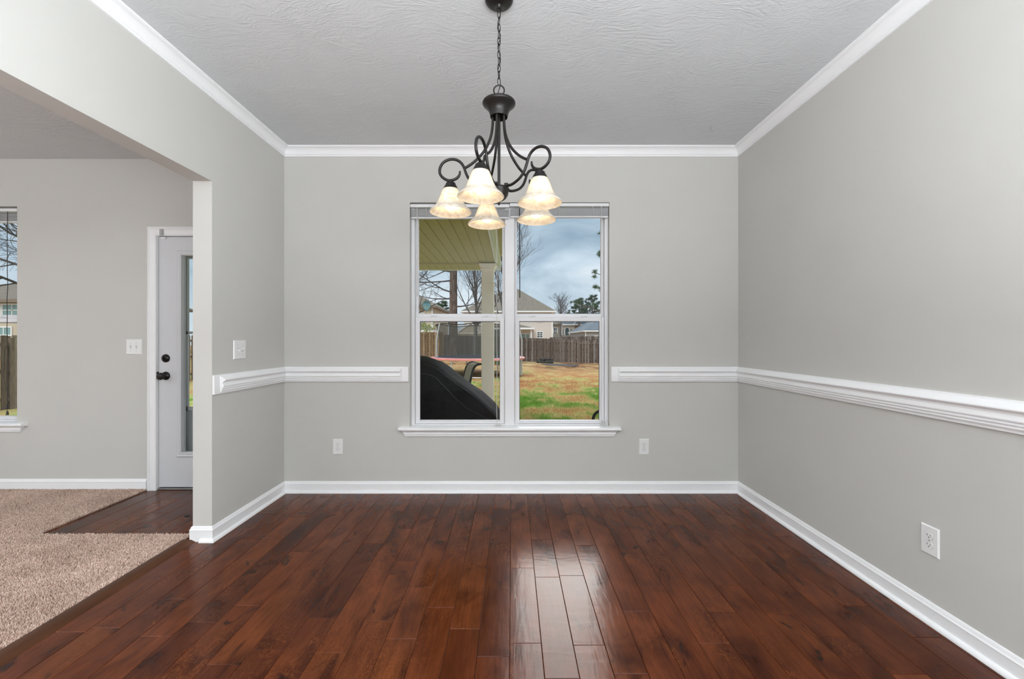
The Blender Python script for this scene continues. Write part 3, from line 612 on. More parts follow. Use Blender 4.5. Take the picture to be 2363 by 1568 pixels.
# coils of cord lying on the sill
def coil(cx, cz, w, d, parent, seed, turns=3.2, hgt=.012):
    rr = random.Random(seed); pts = []
    for i in range(46):
        a = i/46*turns*2*PI; q = 1+.35*math.sin(a*1.7+seed)
        pts.append((cx+w*q*math.cos(a), YB-.006+d*q*math.sin(a), cz+.003+hgt*abs(math.sin(a*.63+seed))))
    MB().tube(pts, .0013, 6).build('coiled_cord', 'cord_white', parent)
coil(-.108, WZ0, .026, .012, bl, 3); coil(.728, WZ0, .018, .014, bl2, 6, 4.0, .045)

# sticker on the left upper pane
gy = YB+0.045+0.045+0.0115
st = thing('security_sticker', 'small teal shield shaped sticker low on the upper left window pane', 'sticker', (P(984.5, 707, gy).x, gy, P(984.5, 707, gy).z))
def shield(s, y0, y1):
    pts = [(-.62, 1.0), (-.45, 1.12), (.45, 1.12), (.62, .98), (.62, .85), (.98, .62), (.96, -.1), (.75, -.55), (.42, -.85), (0, -1.12), (-.42, -.85), (-.75, -.55), (-.96, -.1), (-.98, .62), (-.62, .85)]
    return MB().prism([(x*.0345*s, z*.0385*s) for x, z in pts], 'y', y0, y1)
shield(1, -.0012, 0).build('shield_border', 'sticker_teal', st, local=True)
fp = [(-.84, .56), (.84, .56), (.82, -.1), (.64, -.5), (.36, -.76), (0, -.98), (-.36, -.76), (-.64, -.5), (-.82, -.1)]
MB().prism([(x*.0345, z*.0385) for x, z in fp], 'y', -.0018, -.0010).build('shield_face', 'sticker_face', st, local=True)
tx = MB()
for x0, x1, z0 in ((-.55, -.32, .30), (-.24, -.02, .30), (.04, .18, .30), (.24, .55, .30), (-.60, -.44, .0), (-.10, .05, .0), (.12, .34, .0), (.38, .60, .0)): tx.box(x0*.0345, x1*.0345, -.0022, -.0016, z0*.0385, (z0+.19)*.0385)
tx.build('shield_lettering', 'sticker_text', st, local=True); MB().lathe([(.0035, -.0022), (.0035, -.0016)], (0, 0, -.025), 12, axis='y').build('shield_dot', 'sticker_text', st, local=True)

# ================================================================= DOOR
dr = sroot('door_1', ((DX0+DX1)/2, YL, 0))
cs = [(0, 0), (.073, 0), (.073, .010), (.062, .017), (.052, .018), (.046, .012), (.036, .011), (.012, .009), (.006, .013), (0, .012)]   # casing profile: across, out
def casing():
    mb = MB(); xi0, xi1, zi = DX0+.004, DX1-.004, DZ1-.004
    path = [((xi0-q, 0), (xi0-q, zi+q), (xi1+q, zi+q), (xi1+q, 0)) for q, d in cs]
    m = len(cs)
    for j in range(3):
        A = [(path[k][j][0], YL-cs[k][1], path[k][j][1]) for k in range(m)]; B = [(path[k][j+1][0], YL-cs[k][1], path[k][j+1][1]) for k in range(m)]
        mb.add(A+B, [(k, (k+1) % m, m+(k+1) % m, m+k) for k in range(m)]+[tuple(range(m))[::-1], tuple(range(m, 2*m))])
    return mb
casing().build('casing', 'trim_paint', dr, smooth=True, angle=30)
jb = MB(); jb.box(DX0-.002, DX0+.006, YL, YL+.16, 0, DZ1); jb.box(DX1-.006, DX1+.002, YL, YL+.16, 0, DZ1); jb.box(DX0, DX1, YL, YL+.16, DZ1-.006, DZ1+.002); jb.box(DX0, DX0+.012, YL+.058, YL+.075, 0, DZ1); jb.build('jamb', 'trim_paint', dr)
gx0, gx1, gz0, gz1 = -2.672, -2.224, .302, 1.898; dx0, dx1, dz0, dz1 = DX0+.009, DX1-.009, .022, DZ1-.010
y0, y1 = YL+.012, YL+.056
lf = MB(); lf.box(dx0, gx0, y0, y1, dz0, dz1); lf.box(gx1, dx1, y0, y1, dz0, dz1); lf.box(gx0, gx1, y0, y1, dz0, gz0); lf.box(gx0, gx1, y0, y1, gz1, dz1)
leaf = lf.build('door_leaf', 'door_paint', dr)
gf = MB(); q = [(0, -.001), (-.034, -.001), (-.036, .006), (-.030, .011), (-.020, .008), (-.012, .009), (-.004, .013), (.002, .010), (.004, -.02)]
m = len(q); cor = [(gx0, gz0, 1, 1), (gx0, gz1, 1, -1), (gx1, gz1, -1, -1), (gx1, gz0, -1, 1)]
for j in range(4):
    A = [(c[0]+c[2]*a, y0-d, c[1]+c[3]*a) for a, d in q for c in [cor[j]]]; B = [(c[0]+c[2]*a, y0-d, c[1]+c[3]*a) for a, d in q for c in [cor[(j+1) % 4]]]
    gf.add(A+B, [(k, (k+1) % m, m+(k+1) % m, m+k) for k in range(m)])
gf.build('glass_frame', 'door_paint', leaf, smooth=True, angle=30)
MB().box(gx0, gx1, y0+.018, y0+.022, gz0, gz1).build('door_glass', 'window_glass', leaf)
cx = -2.800
def ylathe(mb, prof, x, z, n=28): return mb.lathe([(r, -d) for r, d in prof], (x, y0, z), n, axis='y')
ylathe(MB(), [(.033, -.001), (.033, .006), (.029, .010), (.024, .012), (.020, .018), (.013, .020), (.0, .0205)], cx, 1.064).build('deadbolt', 'bronze', leaf, smooth=True, angle=50)
MB().bbox(cx-.004, cx+.004, y0-.034, y0-.018, 1.050, 1.078, .002).build('thumb_turn', 'bronze', leaf)
kn = [(.034, -.001), (.034, .005), (.030, .010), (.016, .014), (.012, .020), (.011, .032), (.014, .038), (.024, .043), (.029, .052), (.028, .060), (.020, .067), (.010, .070), (0, .0705)]
ylathe(MB(), kn, cx, .922).build('door_knob', 'bronze', leaf, smooth=True, angle=50)
MB().bbox(DX0-.001, DX0+.010, YL-.004, YL+.02, .895, .955, .002).build('strike_plate', 'bronze', dr)
th = MB(); th.bbox(DX0+.006, DX1-.006, YL-.004, YL+.15, 0.0, .016, .003); th.build('threshold', 'steel', dr)
MB().bbox(-2.834, -2.795, y0-.012, y0, dz1-.018, dz1-.002, .002).build('contact_magnet', 'plate_plastic', leaf)
sn = thing('door_sensor', 'small grey contact sensor on the top casing of the white door', 'sensor', (-2.812, YL-.012, 2.075))
MB().bbox(-.0125, .0125, -.012, 0, -.024, .028, .002).build('sensor_body', 'sensor_grey', sn, local=True); MB().bbox(-.0105, .0105, -.014, -.011, -.018, .022, .001).build('sensor_cap', 'sensor_grey', sn, local=True)
# storm door outside
sd = sroot('door_2', ((DX0+DX1)/2, YL+.15, 0)); ya, yb = YL+.165, YL+.190
s_ = MB(); s_.box(DX0-.03, -2.745, ya, yb, -.02, 2.06); s_.box(-2.18, DX1+.03, ya, yb, -.02, 2.06); s_.box(-2.745, -2.18, ya, yb, 1.90, 2.06); s_.box(-2.745, -2.18, ya, yb, -.02, .62)
s_.build('storm_frame', 'door_paint', sd)
i_ = MB(); i_.box(-2.750, -2.731, ya-.010, ya, .62, 1.285); i_.box(-2.195, -2.173, ya-.010, ya, .62, 1.285); i_.box(-2.750, -2.173, ya-.010, ya, 1.262, 1.285); i_.box(-2.750, -2.173, ya-.010, ya, .62, .65); i_.build('storm_insert', 'trim_paint', sd)
MB().box(-2.748, -2.177, ya+.008, ya+.011, .62, 1.90).build('storm_glass', 'window_glass', sd)

# ================================================================= OUTLETS, SWITCHES, SMALL THINGS
def outlet(label, loc, rz):
    r = thing('wall_outlet', label, 'outlet', loc, rz, 'white duplex outlets low on the dining walls')
    b = MB(); w, h = .0395, .062
    b.add([(-w, 0, -h), (w, 0, -h), (w, 0, h), (-w, 0, h), (-w, -.002, -h), (w, -.002, -h), (w, -.002, h), (-w, -.002, h), (-w+.004, -.0065, -h+.004), (w-.004, -.0065, -h+.004), (w-.004, -.0065, h-.004), (-w+.004, -.0065, h-.004)],
          [(0, 1, 2, 3), (0, 4, 5, 1), (1, 5, 6, 2), (2, 6, 7, 3), (3, 7, 4, 0), (4, 8, 9, 5), (5, 9, 10, 6), (6, 10, 11, 7), (7, 11, 8, 4), (8, 11, 10, 9)])
    b.build('plate', 'plate_plastic', r, local=True)
    for cz in (.0195, -.0195):
        e = MB(); pts = []
        for k in range(28):
            a = 2*PI*k/28; x = .0175*math.cos(a); z = .0175*math.sin(a); z = max(-.0135, min(.0135, z)); pts.append((x, z+cz))
        e.prism(pts, 'y', -.0085, -.006); rc = e.build('receptacle', 'plate_plastic', r, local=True)
        rg = MB(); ring = [(x*1.06, (z-cz)*1.06+cz) for x, z in pts]; rg.prism(ring, 'y', -.0068, -.0062); rg.build('receptacle_gap', 'sensor_grey', rc, local=True)
        s = MB(); s.box(-.0075, -.0055, -.0088, -.0080, cz-.001, cz+.008); s.box(.0055, .0073, -.0088, -.0080, cz, cz+.007); s.lathe([(.0026, -.0088), (.0026, -.0080)], (0, 0, cz-.0065), 12, axis='y'); s.build('slots', 'slot_dark', rc, local=True)
    s = MB(); s.lathe([(.003, -.0075), (.003, -.0060)], (0, 0, 0), 12, axis='y'); s.build('screw', 'steel', r, local=True)
    return r
o1 = outlet('white outlet on the back wall left of the window, below the chair rail', (-1.3827, YB, .364), 0)
dup(o1, (1.0486, YB, .364), 0, 'white outlet on the back wall right of the window, below the chair rail')
dup(o1, (XR, 1.832, .353), -PI/2, 'white outlet on the right hand wall, nearest and largest of the three outlets')
def switch(label, loc, rz, ups):
    r = thing('light_switch', label, 'light switch', loc, rz); w, h = .0625, .062; b = MB()
    b.add([(-w, 0, -h), (w, 0, -h), (w, 0, h), (-w, 0, h), (-w, -.002, -h), (w, -.002, -h), (w, -.002, h), (-w, -.002, h), (-w+.004, -.0065, -h+.004), (w-.004, -.0065, -h+.004), (w-.004, -.0065, h-.004), (-w+.004, -.0065, h-.004)],
          [(0, 1, 2, 3), (0, 4, 5, 1), (1, 5, 6, 2), (2, 6, 7, 3), (3, 7, 4, 0), (4, 8, 9, 5), (5, 9, 10, 6), (6, 10, 11, 7), (7, 11, 8, 4), (8, 11, 10, 9)])
    b.build('plate', 'plate_plastic', r, local=True)
    for cx, u in zip((-.023, .023), ups):
        t = MB(); t.box(cx-.0052, cx+.0052, -.0069, -.0062, -.0125, .0125); t.build('toggle_slot', 'sensor_grey', r, local=True)
        t = MB(); t.add([(cx-.004, -.006, -.007), (cx+.004, -.006, -.007), (cx+.004, -.006, .007), (cx-.004, -.006, .007), (cx-.003, -.019, u*.012-.003), (cx+.003, -.019, u*.012-.003), (cx+.003, -.019, u*.012+.002), (cx-.003, -.019, u*.012+.002)],
                        [(0, 1, 2, 3), (4, 7, 6, 5), (0, 4, 5, 1), (1, 5, 6, 2), (2, 6, 7, 3), (3, 7, 4, 0)]); t.build('toggle', 'plate_plastic', r, local=True)
        for z in (.030, -.030): t = MB(); t.lathe([(.0028, -.0072), (.0028, -.0060)], (cx, 0, z), 12, axis='y'); t.build('screw', 'steel', r, local=True)
    return r
switch('white double toggle switch plate on the wall stub above the chair rail end', (XL, 2.831, 1.148), PI/2, (-1, 1))
switch('white double toggle switch plate beside the white glass door', (-3.045, YL, 1.157), 0, (1, 1))
# hook in the ceiling
hk = thing('ceiling_hook', 'small metal screw hook in the ceiling near the back right corner', 'hook', (1.420, 3.04, HD))
MB().tube(smooth_path([(0, 0, .002), (.001, 0, -.010), (-.003, 0, -.016), (-.008, 0, -.024), (-.007, 0, -.034), (0, 0, -.040), (.006, 0, -.034), (.006, 0, -.030)], 5), .0016, 8).build('hook_wire', 'steel', hk, local=True)
MB().lathe([(.005, 0), (.004, -.003), (.0, -.004)], n=12).build('hook_collar', 'steel', hk, local=True)
# rod on the entry boards
rd = thing('door_stop', 'black rubber tipped rod low over the entry boards, behind the wall end', 'door stop', (XLL-.012, 2.83, .045))
MB().tube([(0, 0, 0), (-.21, 0, 0)], .004, 8).build('stop_rod', 'black_rubber', rd, local=True); MB().lathe([(.004, .0), (.0085, .002), (.0085, .020), (.007, .026), (0, .026)], (-.232, 0, 0), 14, axis='x').build('rubber_tip', 'black_rubber', rd, local=True)
MB().lathe([(.012, -.004), (.012, .004), (.005, .004)], (0, 0, 0), 14, axis='x').build('mounting_cup', 'black_rubber', rd, local=True)

# ================================================================= CHANDELIER
CX, CY = -0.058, 1.900
ch = thing('chandelier', 'dark bronze five-arm chandelier with lit cream glass bell shades', 'chandelier', (CX, CY, HD))
def at(x, y, z): return (CX+x, CY+y, z)
MB().lathe([(.0635, 0), (.0635, -.004), (.062, -.012), (.055, -.022), (.040, -.029), (.016, -.032), (.012, -.036), (.008, -.046), (.0, -.048)], (CX, CY, HD), 40).build('canopy', 'bronze', ch, smooth=True, angle=50)
MB().tube([at(.010*math.cos(a), 0, HD-.052+.010*math.sin(a)) for a in [2*PI*k/16 for k in range(16)]], .0022, 8, close=True).build('canopy_loop', 'bronze', ch, smooth=True)
zt = HD-.058; zb = 2.350; nl = 11; pit = (zt-zb)/nl
for i in range(nl):
    cz = zt-(i+.5)*pit; tilt = .5 if i % 2 == 0 else 2.05; pts = []
    for k in range(18):
        a = 2*PI*k/18; u = .0068*math.cos(a); v = (pit/2+.0035)*math.sin(a); v = v if abs(math.sin(a)) < .99 else v
        pts.append(at(u*math.cos(tilt), u*math.sin(tilt), cz+v))
    MB().tube(pts, .0017, 7, close=True).build('chain_link', 'bronze', ch, smooth=True)
pts = [at(.006*math.sin(i*.95)+.001, .005*math.cos(i*.8), HD-.04-(HD-.04-2.29)*i/26) for i in range(27)]
MB().tube(pts, .0019, 7).build('power_cord', 'bronze', ch, smooth=True)
MB().tube([at(.0235*math.cos(a), 0, 2.3255+.0235*math.sin(a)) for a in [2*PI*k/28 for k in range(28)]], .0032, 8, close=True).build('hanging_ring', 'bronze', ch, smooth=True)
MB().lathe([(0, 2.300), (.010, 2.300), (.013, 2.288), (.020, 2.282), (.045, 2.279), (.066, 2.276), (.0725, 2.272), (.0738, 2.267), (.0725, 2.262), (.066, 2.256), (.056, 2.247), (.0475, 2.236), (.0425, 2.224), (.0395, 2.210), (.0385, 2.206), (.0365, 2.206), (.034, 2.222), (.0, 2.226)], (CX, CY, 0), 44).build('top_cup', 'bronze', ch, smooth=True, angle=50)
MB().tube([at(0, 0, 2.24), at(0, 0, 1.90)], .0065, 12).build('stem', 'bronze', ch, smooth=True)
MB().lathe([(.0, 1.900), (.010, 1.905), (.0085, 1.898), (.030, 1.894), (.044, 1.891), (.0455, 1.887), (.0435, 1.884), (.0435, 1.874), (.040, 1.858), (.031, 1.844), (.018, 1.835), (.006, 1.832), (.0055, 1.826), (.006, 1.820), (.003, 1.815), (0, 1.8145)], (CX, CY, 0), 40).build('bottom_bowl', 'bronze', ch, smooth=True, angle=50)
scroll = smooth_path([(.0386, 0, 1.897), (.060, 0, 1.891), (.083, 0, 1.896), (.112, 0, 1.910), (.134, 0, 1.932), (.147, 0, 1.957), (.157, 0, 1.985), (.172, 0, 2.006), (.196, 0, 2.018), (.224, 0, 2.017), (.250, 0, 2.002), (.263, 0, 1.977), (.262, 0, 1.953), (.246, 0, 1.934), (.222, 0, 1.9245), (.198, 0, 1.929), (.182, 0, 1.940), (.175, 0, 1.953), (.174, 0, 1.966)], 5)
upper = smooth_path([(.0273, 0, 2.222), (.0285, 0, 2.170), (.036, 0, 2.122), (.052, 0, 2.080), (.074, 0, 2.045), (.105, 0, 2.012), (.130, 0, 1.993), (.150, 0, 1.981)], 5)
for i, a in enumerate([36, 108, 180, 252, 324]):
    ca, sa = math.cos(R(a)), math.sin(R(a))
    f = lambda p: at(p[0]*ca, p[0]*sa, p[2])
    ns = len(scroll); MB().tube([f(p) for p in scroll], [.0062 if k < ns-12 else .0062-.0022*(k-ns+12)/12 for k in range(ns)], 10).build('scroll_arm', 'bronze', ch, smooth=True)
    MB().tube([f(p) for p in upper], .0060, 10).build('support_rod', 'bronze', ch, smooth=True)
    MB().lathe([(.009, 1.903), (.009, 1.892), (0, 1.886)], (CX+.040*ca, CY+.040*sa, 0), 12).build('arm_collar', 'bronze', ch, smooth=True, angle=50)
    sx, sy = CX+.215*ca, CY+.215*sa
    MB().lathe([(0, 1.926), (.007, 1.925), (.009, 1.920), (.013, 1.917), (.020, 1.913), (.0225, 1.908), (.0225, 1.904), (.027, 1.900), (.0285, 1.895), (.032, 1.890), (.0335, 1.885), (.0315, 1.882), (0, 1.884)], (sx, sy, 0), 28).build('shade_fitter', 'bronze', ch, smooth=True, angle=50)
    out = [(.0305, 1.888), (.0345, 1.884), (.0385, 1.876), (.0425, 1.866), (.0465, 1.855), (.0510, 1.843), (.0560, 1.831), (.0620, 1.820), (.0700, 1.809), (.0780, 1.801), (.0860, 1.794), (.0915, 1.788), (.0935, 1.783)]
    inn = [(.0915, 1.7815), (.0890, 1.786), (.0835, 1.7915), (.0755, 1.7985), (.0675, 1.8065), (.0597, 1.8175), (.0537, 1.829), (.0487, 1.841), (.0442, 1.853), (.0402, 1.864), (.0362, 1.874), (.0322, 1.882), (.029, 1.886)]
    sh_ = MB().lathe([(r, z) for r, z in out+inn], (sx, sy, 0), 40, caps=False).build('glass_shade', 'alabaster_glass', ch, smooth=True, angle=80)
    MB().lathe([(0, 1.880), (.012, 1.880), (.013, 1.862), (.0125, 1.856), (0, 1.856)], (sx, sy, 0), 16).build('bulb_socket', 'plate_plastic', sh_, smooth=True, angle=40)
    b = MB(); b.lathe([(0, 1.858), (.012, 1.857), (.0135, 1.848), (.019, 1.838), (.0245, 1.828), (.0265, 1.818), (.025, 1.808), (.019, 1.799), (.010, 1.7945), (0, 1.793)], (sx, sy, 0), 24); b.build('light_bulb', 'bulb_lit', sh_, smooth=True, angle=60)
# ================================================================= OUTSIDE: ground
def lerp_tab(x, xs, ys):
    return float(np.interp(x, xs, ys))
def gz(x, y):
    zf = lerp_tab(x, [-40, -15, -7, .6, 6.9, 20], [0.1, 0.1, -.06, -.46, -.64, -.8]); t = min(1, max(0, (y-8)/25)); t = t*t*(3-2*t)
    return -.50+(zf+.50)*t
mb = MB(); xs = list(np.linspace(-60, -16, 8))+list(np.linspace(-14, 14, 57))+list(np.linspace(17, 60, 8)); ys = list(np.linspace(3.55, 36, 66))+[45, 60, 90, 140]
mb.v = [(x, y, gz(x, y)+(0.012*math.sin(x*3.1+y*1.7)+0.01*math.sin(y*4.3-x*2.2) if y < 36 else 0)) for y in ys for x in xs]; nx = len(xs)
mb.f = [(j*nx+i, j*nx+i+1, (j+1)*nx+i+1, (j+1)*nx+i) for j in range(len(ys)-1) for i in range(nx-1)]
struct('lawn', mb, 'lawn_grass', smooth=True)
rs = np.random.RandomState(3); n = 60000
Y = 8.0+rs.beta(1, 2.2, n)*13; X = rs.uniform(-0.09, 0.24, n)*Y; hh = rs.uniform(.025, .065, n); w = rs.uniform(.004, .008, n); a = rs.uniform(0, PI, n); dx = rs.normal(0, .03, n); dy = rs.normal(0, .03, n)
V = np.zeros((n, 3, 3), dtype=np.float32); Z = np.array([gz(x, y) for x, y in zip(X, Y)])
V[:, 0] = np.stack([X-w*np.cos(a), Y-w*np.sin(a), Z-.01], 1); V[:, 1] = np.stack([X+w*np.cos(a), Y+w*np.sin(a), Z-.01], 1); V[:, 2] = np.stack([X+dx, Y+dy, Z+hh+.01], 1)
me = bpy.data.meshes.new('grass_blades'); me.from_pydata(V.reshape(-1, 3).tolist(), [], np.arange(n*3).reshape(-1, 3).tolist()); me.materials.append(MAT['lawn_grass'])
o = bpy.data.objects.new('grass_blades', me); C.objects.link(o); tag(o, 'short patchy green and tan grass blades over the back lawn', 'grass', kind='stuff')
struct('patio', MB().box(-4.6, 1.9, YL+.16, 7.25, -.45, -.2), 'concrete')
def G(x, y, Z): p = P(x, y, Z); p.z = gz(p.x, Z); return p
# ---- porch roof, beam, column
PZ = 2.50; pe = sroot('porch_roof', (-2.4, 5.4, PZ))
mb = MB(); x = -.285; k = 0
while x > -4.9:
    mb.box(x-.122, x, YL+.16, 7.16, PZ, PZ+.02); mb.box(x-.131, x-.122, YL+.16, 7.16, PZ+.008, PZ+.02); x -= .131
mb.build('soffit_boards', 'soffit', pe)
mb = MB(); x = -.285
while x > -4.9: mb.box(x-.122, x, 7.24, 7.80, PZ-.01, PZ+.02); mb.box(x-.131, x-.122, 7.24, 7.80, PZ, PZ+.02); x -= .131
mb.build('eave_soffit', 'soffit', pe)
mb = MB(); mb.bbox(-4.9, -.24, 7.14, 7.26, PZ-.03, PZ+.1, .01); mb.build('front_beam', 'soffit', pe)
mb = MB(); mb.bbox(-.285, -.262, YL+.16, 7.16, PZ-.012, PZ+.02, .004); mb.build('edge_trim', 'gutter_white', pe)
mb = MB(); mb.bbox(-.262, -.235, YL+.16, 7.5, PZ-.004, PZ+.05, .004); mb.bbox(-.235, -.20, YL+.16, 7.7, PZ+.03, PZ+.16, .004); mb.build('side_beam', 'soffit_trim', pe)
mb = MB(); y = YL+.16
while y < 7.2: mb.box(-.20, .02, y, y+.122, PZ+.13, PZ+.15); mb.box(-.20, .02, y+.122, y+.131, PZ+.137, PZ+.15); y += .131
mb.build('side_soffit', 'soffit', pe)
mb = MB(); mb.bbox(.02, .05, YL+.16, 7.32, PZ+.10, PZ+.28, .004); mb.bbox(-4.9, -.2, 7.78, 7.82, PZ-.02, PZ+.14, .004); mb.build('fascia', 'gutter_white', pe)
mb = MB(); mb.add([(-5, YL+.1, PZ+.9), (.08, YL+.1, PZ+.9), (.08, 7.9, PZ+.17), (-5, 7.9, PZ+.17), (-5, YL+.1, PZ+.95), (.08, YL+.1, PZ+.95), (.08, 7.9, PZ+.22), (-5, 7.9, PZ+.22)], [(0, 1, 2, 3), (4, 7, 6, 5), (0, 4, 5, 1), (2, 6, 7, 3), (1, 5, 6, 2), (0, 3, 7, 4)]); mb.build('roof_deck', 'shingle_brown', pe)
cl = thing('porch_column', 'square cream porch column standing outside the left half of the dining window', 'column', (-.405, 7.18, -.2))
MB().bbox(-.102, .102, -.102, .102, 0.18, 2.62, .006).build('shaft', 'porch_white', cl, local=True)
MB().bbox(-.13, .13, -.13, .13, 0, .18, .008).build('base', 'porch_white', cl, local=True)
cp = MB(); cp.bbox(-.116, .116, -.116, .116, 2.57, 2.60, .005); cp.prism([(-.112, 2.60), (.112, 2.60), (.14, 2.655), (.14, 2.672), (-.14, 2.672), (-.14, 2.655)], 'y', -.14, .14); cp.build('capital', 'porch_white', cl, local=True)
MB().bbox(-.112, .112, -.112, .112, 2.33, 2.352, .005).build('neck_ring', 'porch_white', cl, local=True)

# ---- covered grill
gr = thing('covered_grill', 'black fabric covered barbecue grill right outside the left lower window pane', 'grill', (-1.0, 4.4, -.2))
top = [(0, 1.245), (.10, 1.238), (.17, 1.222), (.25, 1.190), (.33, 1.135), (.42, 1.072), (.52, 1.00), (.60, .938), (.68, .880), (.76, .808), (.81, .765), (.845, .727), (.862, .69), (.868, .60), (.875, .40), (.885, .20), (.895, .03)]
NU, NV = 64, 46
def cover_pt(u, v):     # u -1..1 along the grill, v 0..1 front hem over the top to the back hem
    s = abs(u); q = s*(len(top)-1); i = min(int(q), len(top)-2); f = q-i
    x = (top[i][0]*(1-f)+top[i+1][0]*f); z = top[i][1]*(1-f)+top[i+1][1]*f
    x = math.copysign(x, u); d = .285-.03*max(0, 1-s*2.0)
    t = v*2-1                                   # -1 front hem .. 1 back hem
    a = abs(t)
    if a < .42: y = d*(a/.42)*.97; zz = z-.035*(a/.42)**3
    elif a < .52: k = (a-.42)/.10; y = d*(.97+.05*math.sin(k*PI/2)); zz = z-.035-.045*k
    else: k = (a-.52)/.48; y = d*(1.02+.10*k); zz = (z-.08)*(1-k)+.03*k
    y = math.copysign(y, t)
    fall = max(0, a-.45); sag = max(0, 1-abs(a-.2)/.3)
    wr = .016*math.sin(x*13+fall*9)*min(1, fall*4)+.010*math.sin(x*29-fall*17+1)*min(1, fall*4)
    dg = x*math.copysign(1, x)*1.0+(1.25-zz)*.55
    wr += .012*math.sin(dg*24)*(1 if a > .42 else .35)
    y += math.copysign(wr, t)
    zz += .006*math.sin(x*17+t*6)-(.012 if s > .25 and s < .72 else 0)*sag
    return (x, y, max(.02, zz))
mb = MB(); mb.v = [cover_pt(-1+2*i/NU, j/NV) for i in range(NU+1) for j in range(NV+1)]; mb.f = [(i*(NV+1)+j, (i+1)*(NV+1)+j, (i+1)*(NV+1)+j+1, i*(NV+1)+j+1) for i in range(NU) for j in range(NV)]
mb.f.append(tuple(range(NV+1))); mb.f.append(tuple(NU*(NV+1)+j for j in range(NV+1)))
mb.build('fabric_cover', 'cover_fabric', gr, smooth=True, angle=70, local=True)
def on(u, v, o=.004):
    p = Vector(cover_pt(u, v)); c = Vector((p.x*.6, 0, p.z-.35)); d = (p-c).normalized(); return p+d*o
sm = MB()
for sgn in (1, -1):
    sm.tube([on(sgn*(.10+.72*t), .27-.0*t) for t in [k/40 for k in range(41)]], .0055, 6); sm.tube([on(sgn*(.10+.72*t), .73) for t in [k/40 for k in range(41)]], .0055, 6)
sm.tube([on(-.90+1.80*t, .215-.012*math.sin(t*19)) for t in [k/90 for k in range(91)]], .006, 6)
sm.build('seam_piping', 'cover_seam', gr, smooth=True, local=True)

# ---- patio chairs
def patio_chair(label, loc, rz):
    r = thing('patio_chair', label, 'chair', loc, rz, 'sling patio chairs on the patio')
    prof = [(.44, .96+.12), (.40, 1.075), (.365, 1.055), (.335, 1.01), (.315, .94), (.29, .84), (.24, .62), (.20, .46), (.16, .41), (.08, .40), (-.22, .43)]
    for y in (-.25, .25):
        MB().tube(smooth_path([(x, y, z) for x, z in prof], 4), .0165, 10).build('side_rail', 'chair_frame', r, smooth=True, local=True)
        arm = [(-.27, y*1.12, 0), (-.25, y*1.12, .30), (-.245, y*1.12, .52), (-.225, y*1.12, .60), (-.165, y*1.12, .645), (-.08, y*1.12, .66), (.12, y*1.12, .655), (.26, y*1.08, .67)]
        MB().tube(smooth_path(arm, 5), .0165, 10).build('arm', 'chair_frame', r, smooth=True, local=True)
        MB().tube([(.10, y*1.08, .41), (.22, y*1.08, .25), (.36, y*1.08, 0)], .015, 10).build('leg', 'chair_frame', r, smooth=True, local=True)
    for k, (x, z) in enumerate(((.44, 1.08), (.20, .46), (-.22, .43))): MB().tube([(x, -.26, z), (x, .26, z)], .012, 8).build('cross_bar', 'chair_frame', r, smooth=True, local=True)
    mb = MB(); pp = smooth_path([(x, 0, z) for x, z in prof], 4); A = [(p.x, -.24, p.z) for p in pp]; B = [(p.x, .24, p.z) for p in pp]; mb.quadstrip(A, B); mb.quadstrip([(a[0]+.004, a[1], a[2]-.006) for a in B], [(a[0]+.004, a[1], a[2]-.006) for a in A])
    mb.build('sling', 'sling', r, smooth=True, local=True); return r
c1 = patio_chair('sling patio chair with a tan back, seen between the covered grill and the porch column', (-.92, 5.95, -.2), R(17))
dup(c1, (1.234, 4.767, -.2), R(-30), 'patio chair with only its dark curved arm showing in the bottom right window corner')

# ---- trampoline
TX, TY = -1.60, 20.0; tz = .38; TR = 2.13; g0 = gz(TX, TY)
tr = thing('trampoline', 'round trampoline with a dark safety net and red edge pad in the back yard', 'trampoline', (TX, TY, g0))
def ring(r, z, n=64): return [(TX+r*math.cos(2*PI*k/n), TY+r*math.sin(2*PI*k/n), z) for k in range(n)]
MB().tube(ring(TR, tz-.05), .03, 8, close=True).build('frame_ring', 'galvanised', tr, smooth=True)
MB().lathe([(TR+.06, tz-.03), (TR+.08, tz-.06), (TR+.08, tz+.0), (TR+.03, tz+.025), (TR-.12, tz+.03), (TR-.12, tz-.0)], (TX, TY, 0), 64, caps=False).build('edge_pad', 'pad_red', tr, smooth=True)
MB().lathe([(TR-.11, tz+.034), (TR-.30, tz+.036), (TR-.30, tz+.01)], (TX, TY, 0), 64, caps=False).build('inner_pad', 'pad_blue', tr, smooth=True)
MB().lathe([(0, tz-.02), (TR-.28, tz-.0), (TR-.28, tz+.01), (0, tz-.01)], (TX, TY, 0), 64, caps=False).build('jump_mat', 'mat_black', tr)
for a0, a1 in ((243, 286), (-21, 16), (66, 110), (150, 192)):
    a0 = R(a0); a1 = R(a1); p0 = (TX+TR*math.cos(a0), TY+TR*math.sin(a0)); p1 = (TX+TR*math.cos(a1), TY+TR*math.sin(a1)); zg = g0+.02
    MB().tube([(p0[0], p0[1], tz-.06), (p0[0], p0[1], zg+.05), (p0[0]*.97+p1[0]*.03, p0[1]*.97+p1[1]*.03, zg), (p1[0]*.97+p0[0]*.03, p1[1]*.97+p0[1]*.03, zg), (p1[0], p1[1], zg+.05), (p1[0], p1[1], tz-.06)], .026, 8).build('leg', 'galvanised', tr, smooth=True)
zt_ = 1.93
def nr(a, t):           # net radius
    s = .5+.5*math.cos(a*6); return TR-.30-.10*math.sin(PI*t)+.13*t-.10*s*t
